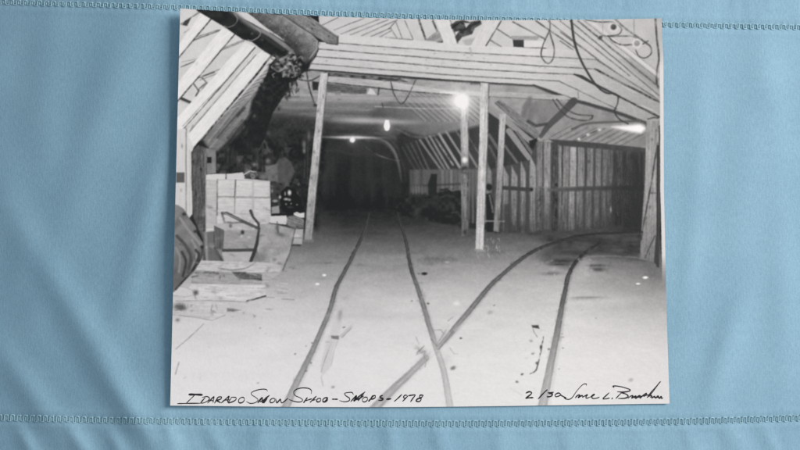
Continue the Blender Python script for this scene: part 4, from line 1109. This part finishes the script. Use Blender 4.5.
A = Z8(165, 380); B = Z8(255, 380); Cc = Z8(345, 380); D = Z8(500, 375); E2 = Z8(580, 375)
cap_strokes = [
    (A((188, 116), (240, 116), (302, 119)), 1.7), (A((238, 120), (205, 152), (170, 186)), .8), (A((98, 189), (190, 187), (288, 186)), .9),
    (A((322, 140), (300, 165), (283, 187)), 1.1), (A((296, 140), (335, 132), (356, 146), (344, 166), (312, 182), (286, 186)), .9),
    (A((340, 186), (366, 158), (392, 134), (388, 158), (384, 181)), 1.1), (A((356, 166), (390, 163)), .8),
    (A((396, 187), (412, 160), (426, 138), (452, 136), (446, 152), (416, 164), (432, 174), (446, 184)), 1.1),
    (A((450, 184), (482, 156), (512, 130), (506, 154), (500, 181)), 1.1), (A((466, 163), (516, 157)), .9),
    (A((532, 142), (518, 162), (508, 182), (540, 174), (566, 158), (566, 140), (528, 138)), 1.0), (A(*ell(612, 161, 27, 19, -40)), 1.0),
    ([(267.6, 391.6), (266.4, 389.6), (262, 389.2), (256, 390.4), (251.6, 392.6), (252, 395), (256, 397.6), (258, 400), (255.4, 402.6), (250.5, 403.4), (246.4, 401.6)], .75),
    (B((22, 184), (40, 160), (58, 142), (58, 162), (62, 180), (84, 150), (116, 122)), 1.4), (B((40, 176), (70, 158), (100, 150)), 1.0), (B((70, 186), (96, 150)), 1.1),
    (B(*ell(140, 164, 22, 15, -35)), 1.0), (B((166, 148), (169, 166), (176, 182), (190, 168), (204, 154), (207, 170), (215, 183), (236, 170), (266, 144)), 1.1),
    (B((450, 112), (452, 86), (430, 68), (380, 63), (334, 74), (310, 96), (322, 124), (364, 144), (382, 162), (360, 176), (318, 172), (272, 156)), .85),
    (B((388, 184), (404, 160), (420, 140)), 1.2), (B((404, 166), (430, 158), (456, 150)), 1.0), (B((440, 180), (466, 154), (492, 128)), 1.1), (B((452, 168), (470, 160), (486, 158)), .9),
    (B(*ell(510, 161, 18, 13, -30)), 1.1), (B(*ell(562, 158, 22, 14, -35)), 1.2), (B((556, 176), (584, 140)), 1.0),
    (B((616, 153), (664, 154)), 1.1),
    (B((788, 118), (776, 100), (744, 100), (716, 108), (730, 128), (756, 146), (752, 166), (716, 174), (674, 164)), .9),
    (Cc((46, 174), (70, 146), (92, 126), (84, 148), (72, 168), (112, 132), (162, 94)), 1.4), (Cc((70, 160), (100, 154), (130, 140), (150, 126)), 1.2), (Cc((104, 168), (124, 140), (152, 104)), 1.2), (Cc(*ell(160, 156, 23, 17, -35)), .9),
    (Cc((188, 172), (208, 148), (226, 122)), 1.4), (Cc((216, 132), (240, 124), (242, 140), (222, 152), (204, 154)), 1.1),
    (Cc((302, 122), (282, 132), (284, 142), (304, 150), (294, 162), (266, 162)), 1.4), (Cc((330, 154), (370, 150)), 1.5),
    (Cc((456, 114), (426, 144), (394, 172)), 1.1), (Cc((500, 124), (480, 122), (468, 138), (484, 146), (502, 128), (480, 152), (460, 172)), 1.0),
    (Cc((506, 126), (534, 122), (562, 120), (542, 148), (524, 176)), 1.1), (Cc((628, 122), (602, 122), (598, 140), (610, 152), (596, 172), (570, 168), (580, 152), (608, 142), (626, 126)), 1.2)]
ink('handwritten_caption', cap_strokes)
ink('handwritten_number', [
    (D((206, 146), (232, 134), (254, 142), (240, 160), (204, 186)), 1.2), (D((204, 186), (236, 182), (268, 181)), 1.2), (D((380, 116), (344, 150), (304, 194)), 1.2),
    (D((382, 142), (406, 142), (430, 137)), 1.2), (D((392, 150), (418, 150), (412, 168), (384, 176)), 1.4), (D((376, 172), (392, 176)), 1.2), (D((486, 152), (466, 144), (442, 158), (448, 174), (476, 166), (490, 154)), 1.0)])
ink('signature', [
    (D((484, 160), (506, 172), (528, 182), (512, 184)), 1.0),
    (D((692, 86), (690, 72), (668, 74), (640, 98), (606, 140), (580, 178), (556, 194), (528, 192), (510, 180)), .8),
    (D((602, 184), (620, 164), (638, 160), (626, 180), (646, 168), (660, 166), (660, 182)), 1.2), (D((660, 180), (684, 164), (700, 158), (688, 174), (694, 186), (720, 176)), 1.1), (D((720, 180), (744, 158), (756, 156), (734, 174), (746, 188), (778, 184), (796, 176)), 1.1),
    (E2((236, 140), (208, 166), (184, 190), (210, 190), (238, 184)), 1.0), (E2((254, 186), (262, 189)), 1.5),
    (E2((274, 100), (264, 90), (292, 88), (346, 98), (398, 116), (396, 128), (352, 136), (298, 134)), 1.0), (E2((340, 134), (312, 162), (286, 190)), .9), (E2((330, 142), (366, 152), (386, 170), (360, 186), (304, 188)), 1.2),
    (E2((384, 188), (404, 170), (424, 166), (414, 184), (438, 172), (448, 170), (446, 186), (470, 168), (482, 168), (482, 184), (506, 162), (532, 146), (524, 164), (510, 172)), 1.3), (E2((430, 182), (470, 176), (520, 164), (548, 158)), 1.1),
    (E2((646, 50), (636, 62), (610, 92), (572, 134), (540, 176)), .9), (E2((640, 54), (600, 112), (552, 172)), .8), (E2((536, 180), (562, 164), (576, 170), (576, 184), (596, 170), (606, 184), (624, 168), (636, 186), (650, 172), (654, 188), (664, 180)), 1.2), (E2((560, 176), (600, 178), (640, 180)), .9)])

# ------------------------------------------------------------------ light
world = bpy.data.worlds.new('World'); SC.world = world; world.use_nodes = True
bgn = world.node_tree.nodes['Background']
bgn.inputs['Color'].default_value = (.74, .90, 1.0, 1)
bgn.inputs['Strength'].default_value = .40
ld = bpy.data.lights.new('window_light', 'AREA'); ld.shape = 'RECTANGLE'; ld.size = .75; ld.size_y = .9
ld.energy = 38; ld.color = (1.0, .975, .94)
lo = bpy.data.objects.new('window_light', ld); SC.collection.objects.link(lo)
lo.location = (1.35, .55, 1.15)
from mathutils import Vector
lo.rotation_euler = (Vector((0, 0, 0)) - lo.location).to_track_quat('-Z', 'Y').to_euler()

vs = SC.view_settings
vs.view_transform = 'Standard'; vs.look = 'None'; vs.exposure = 0; vs.gamma = 1
SC.render.engine = 'CYCLES'
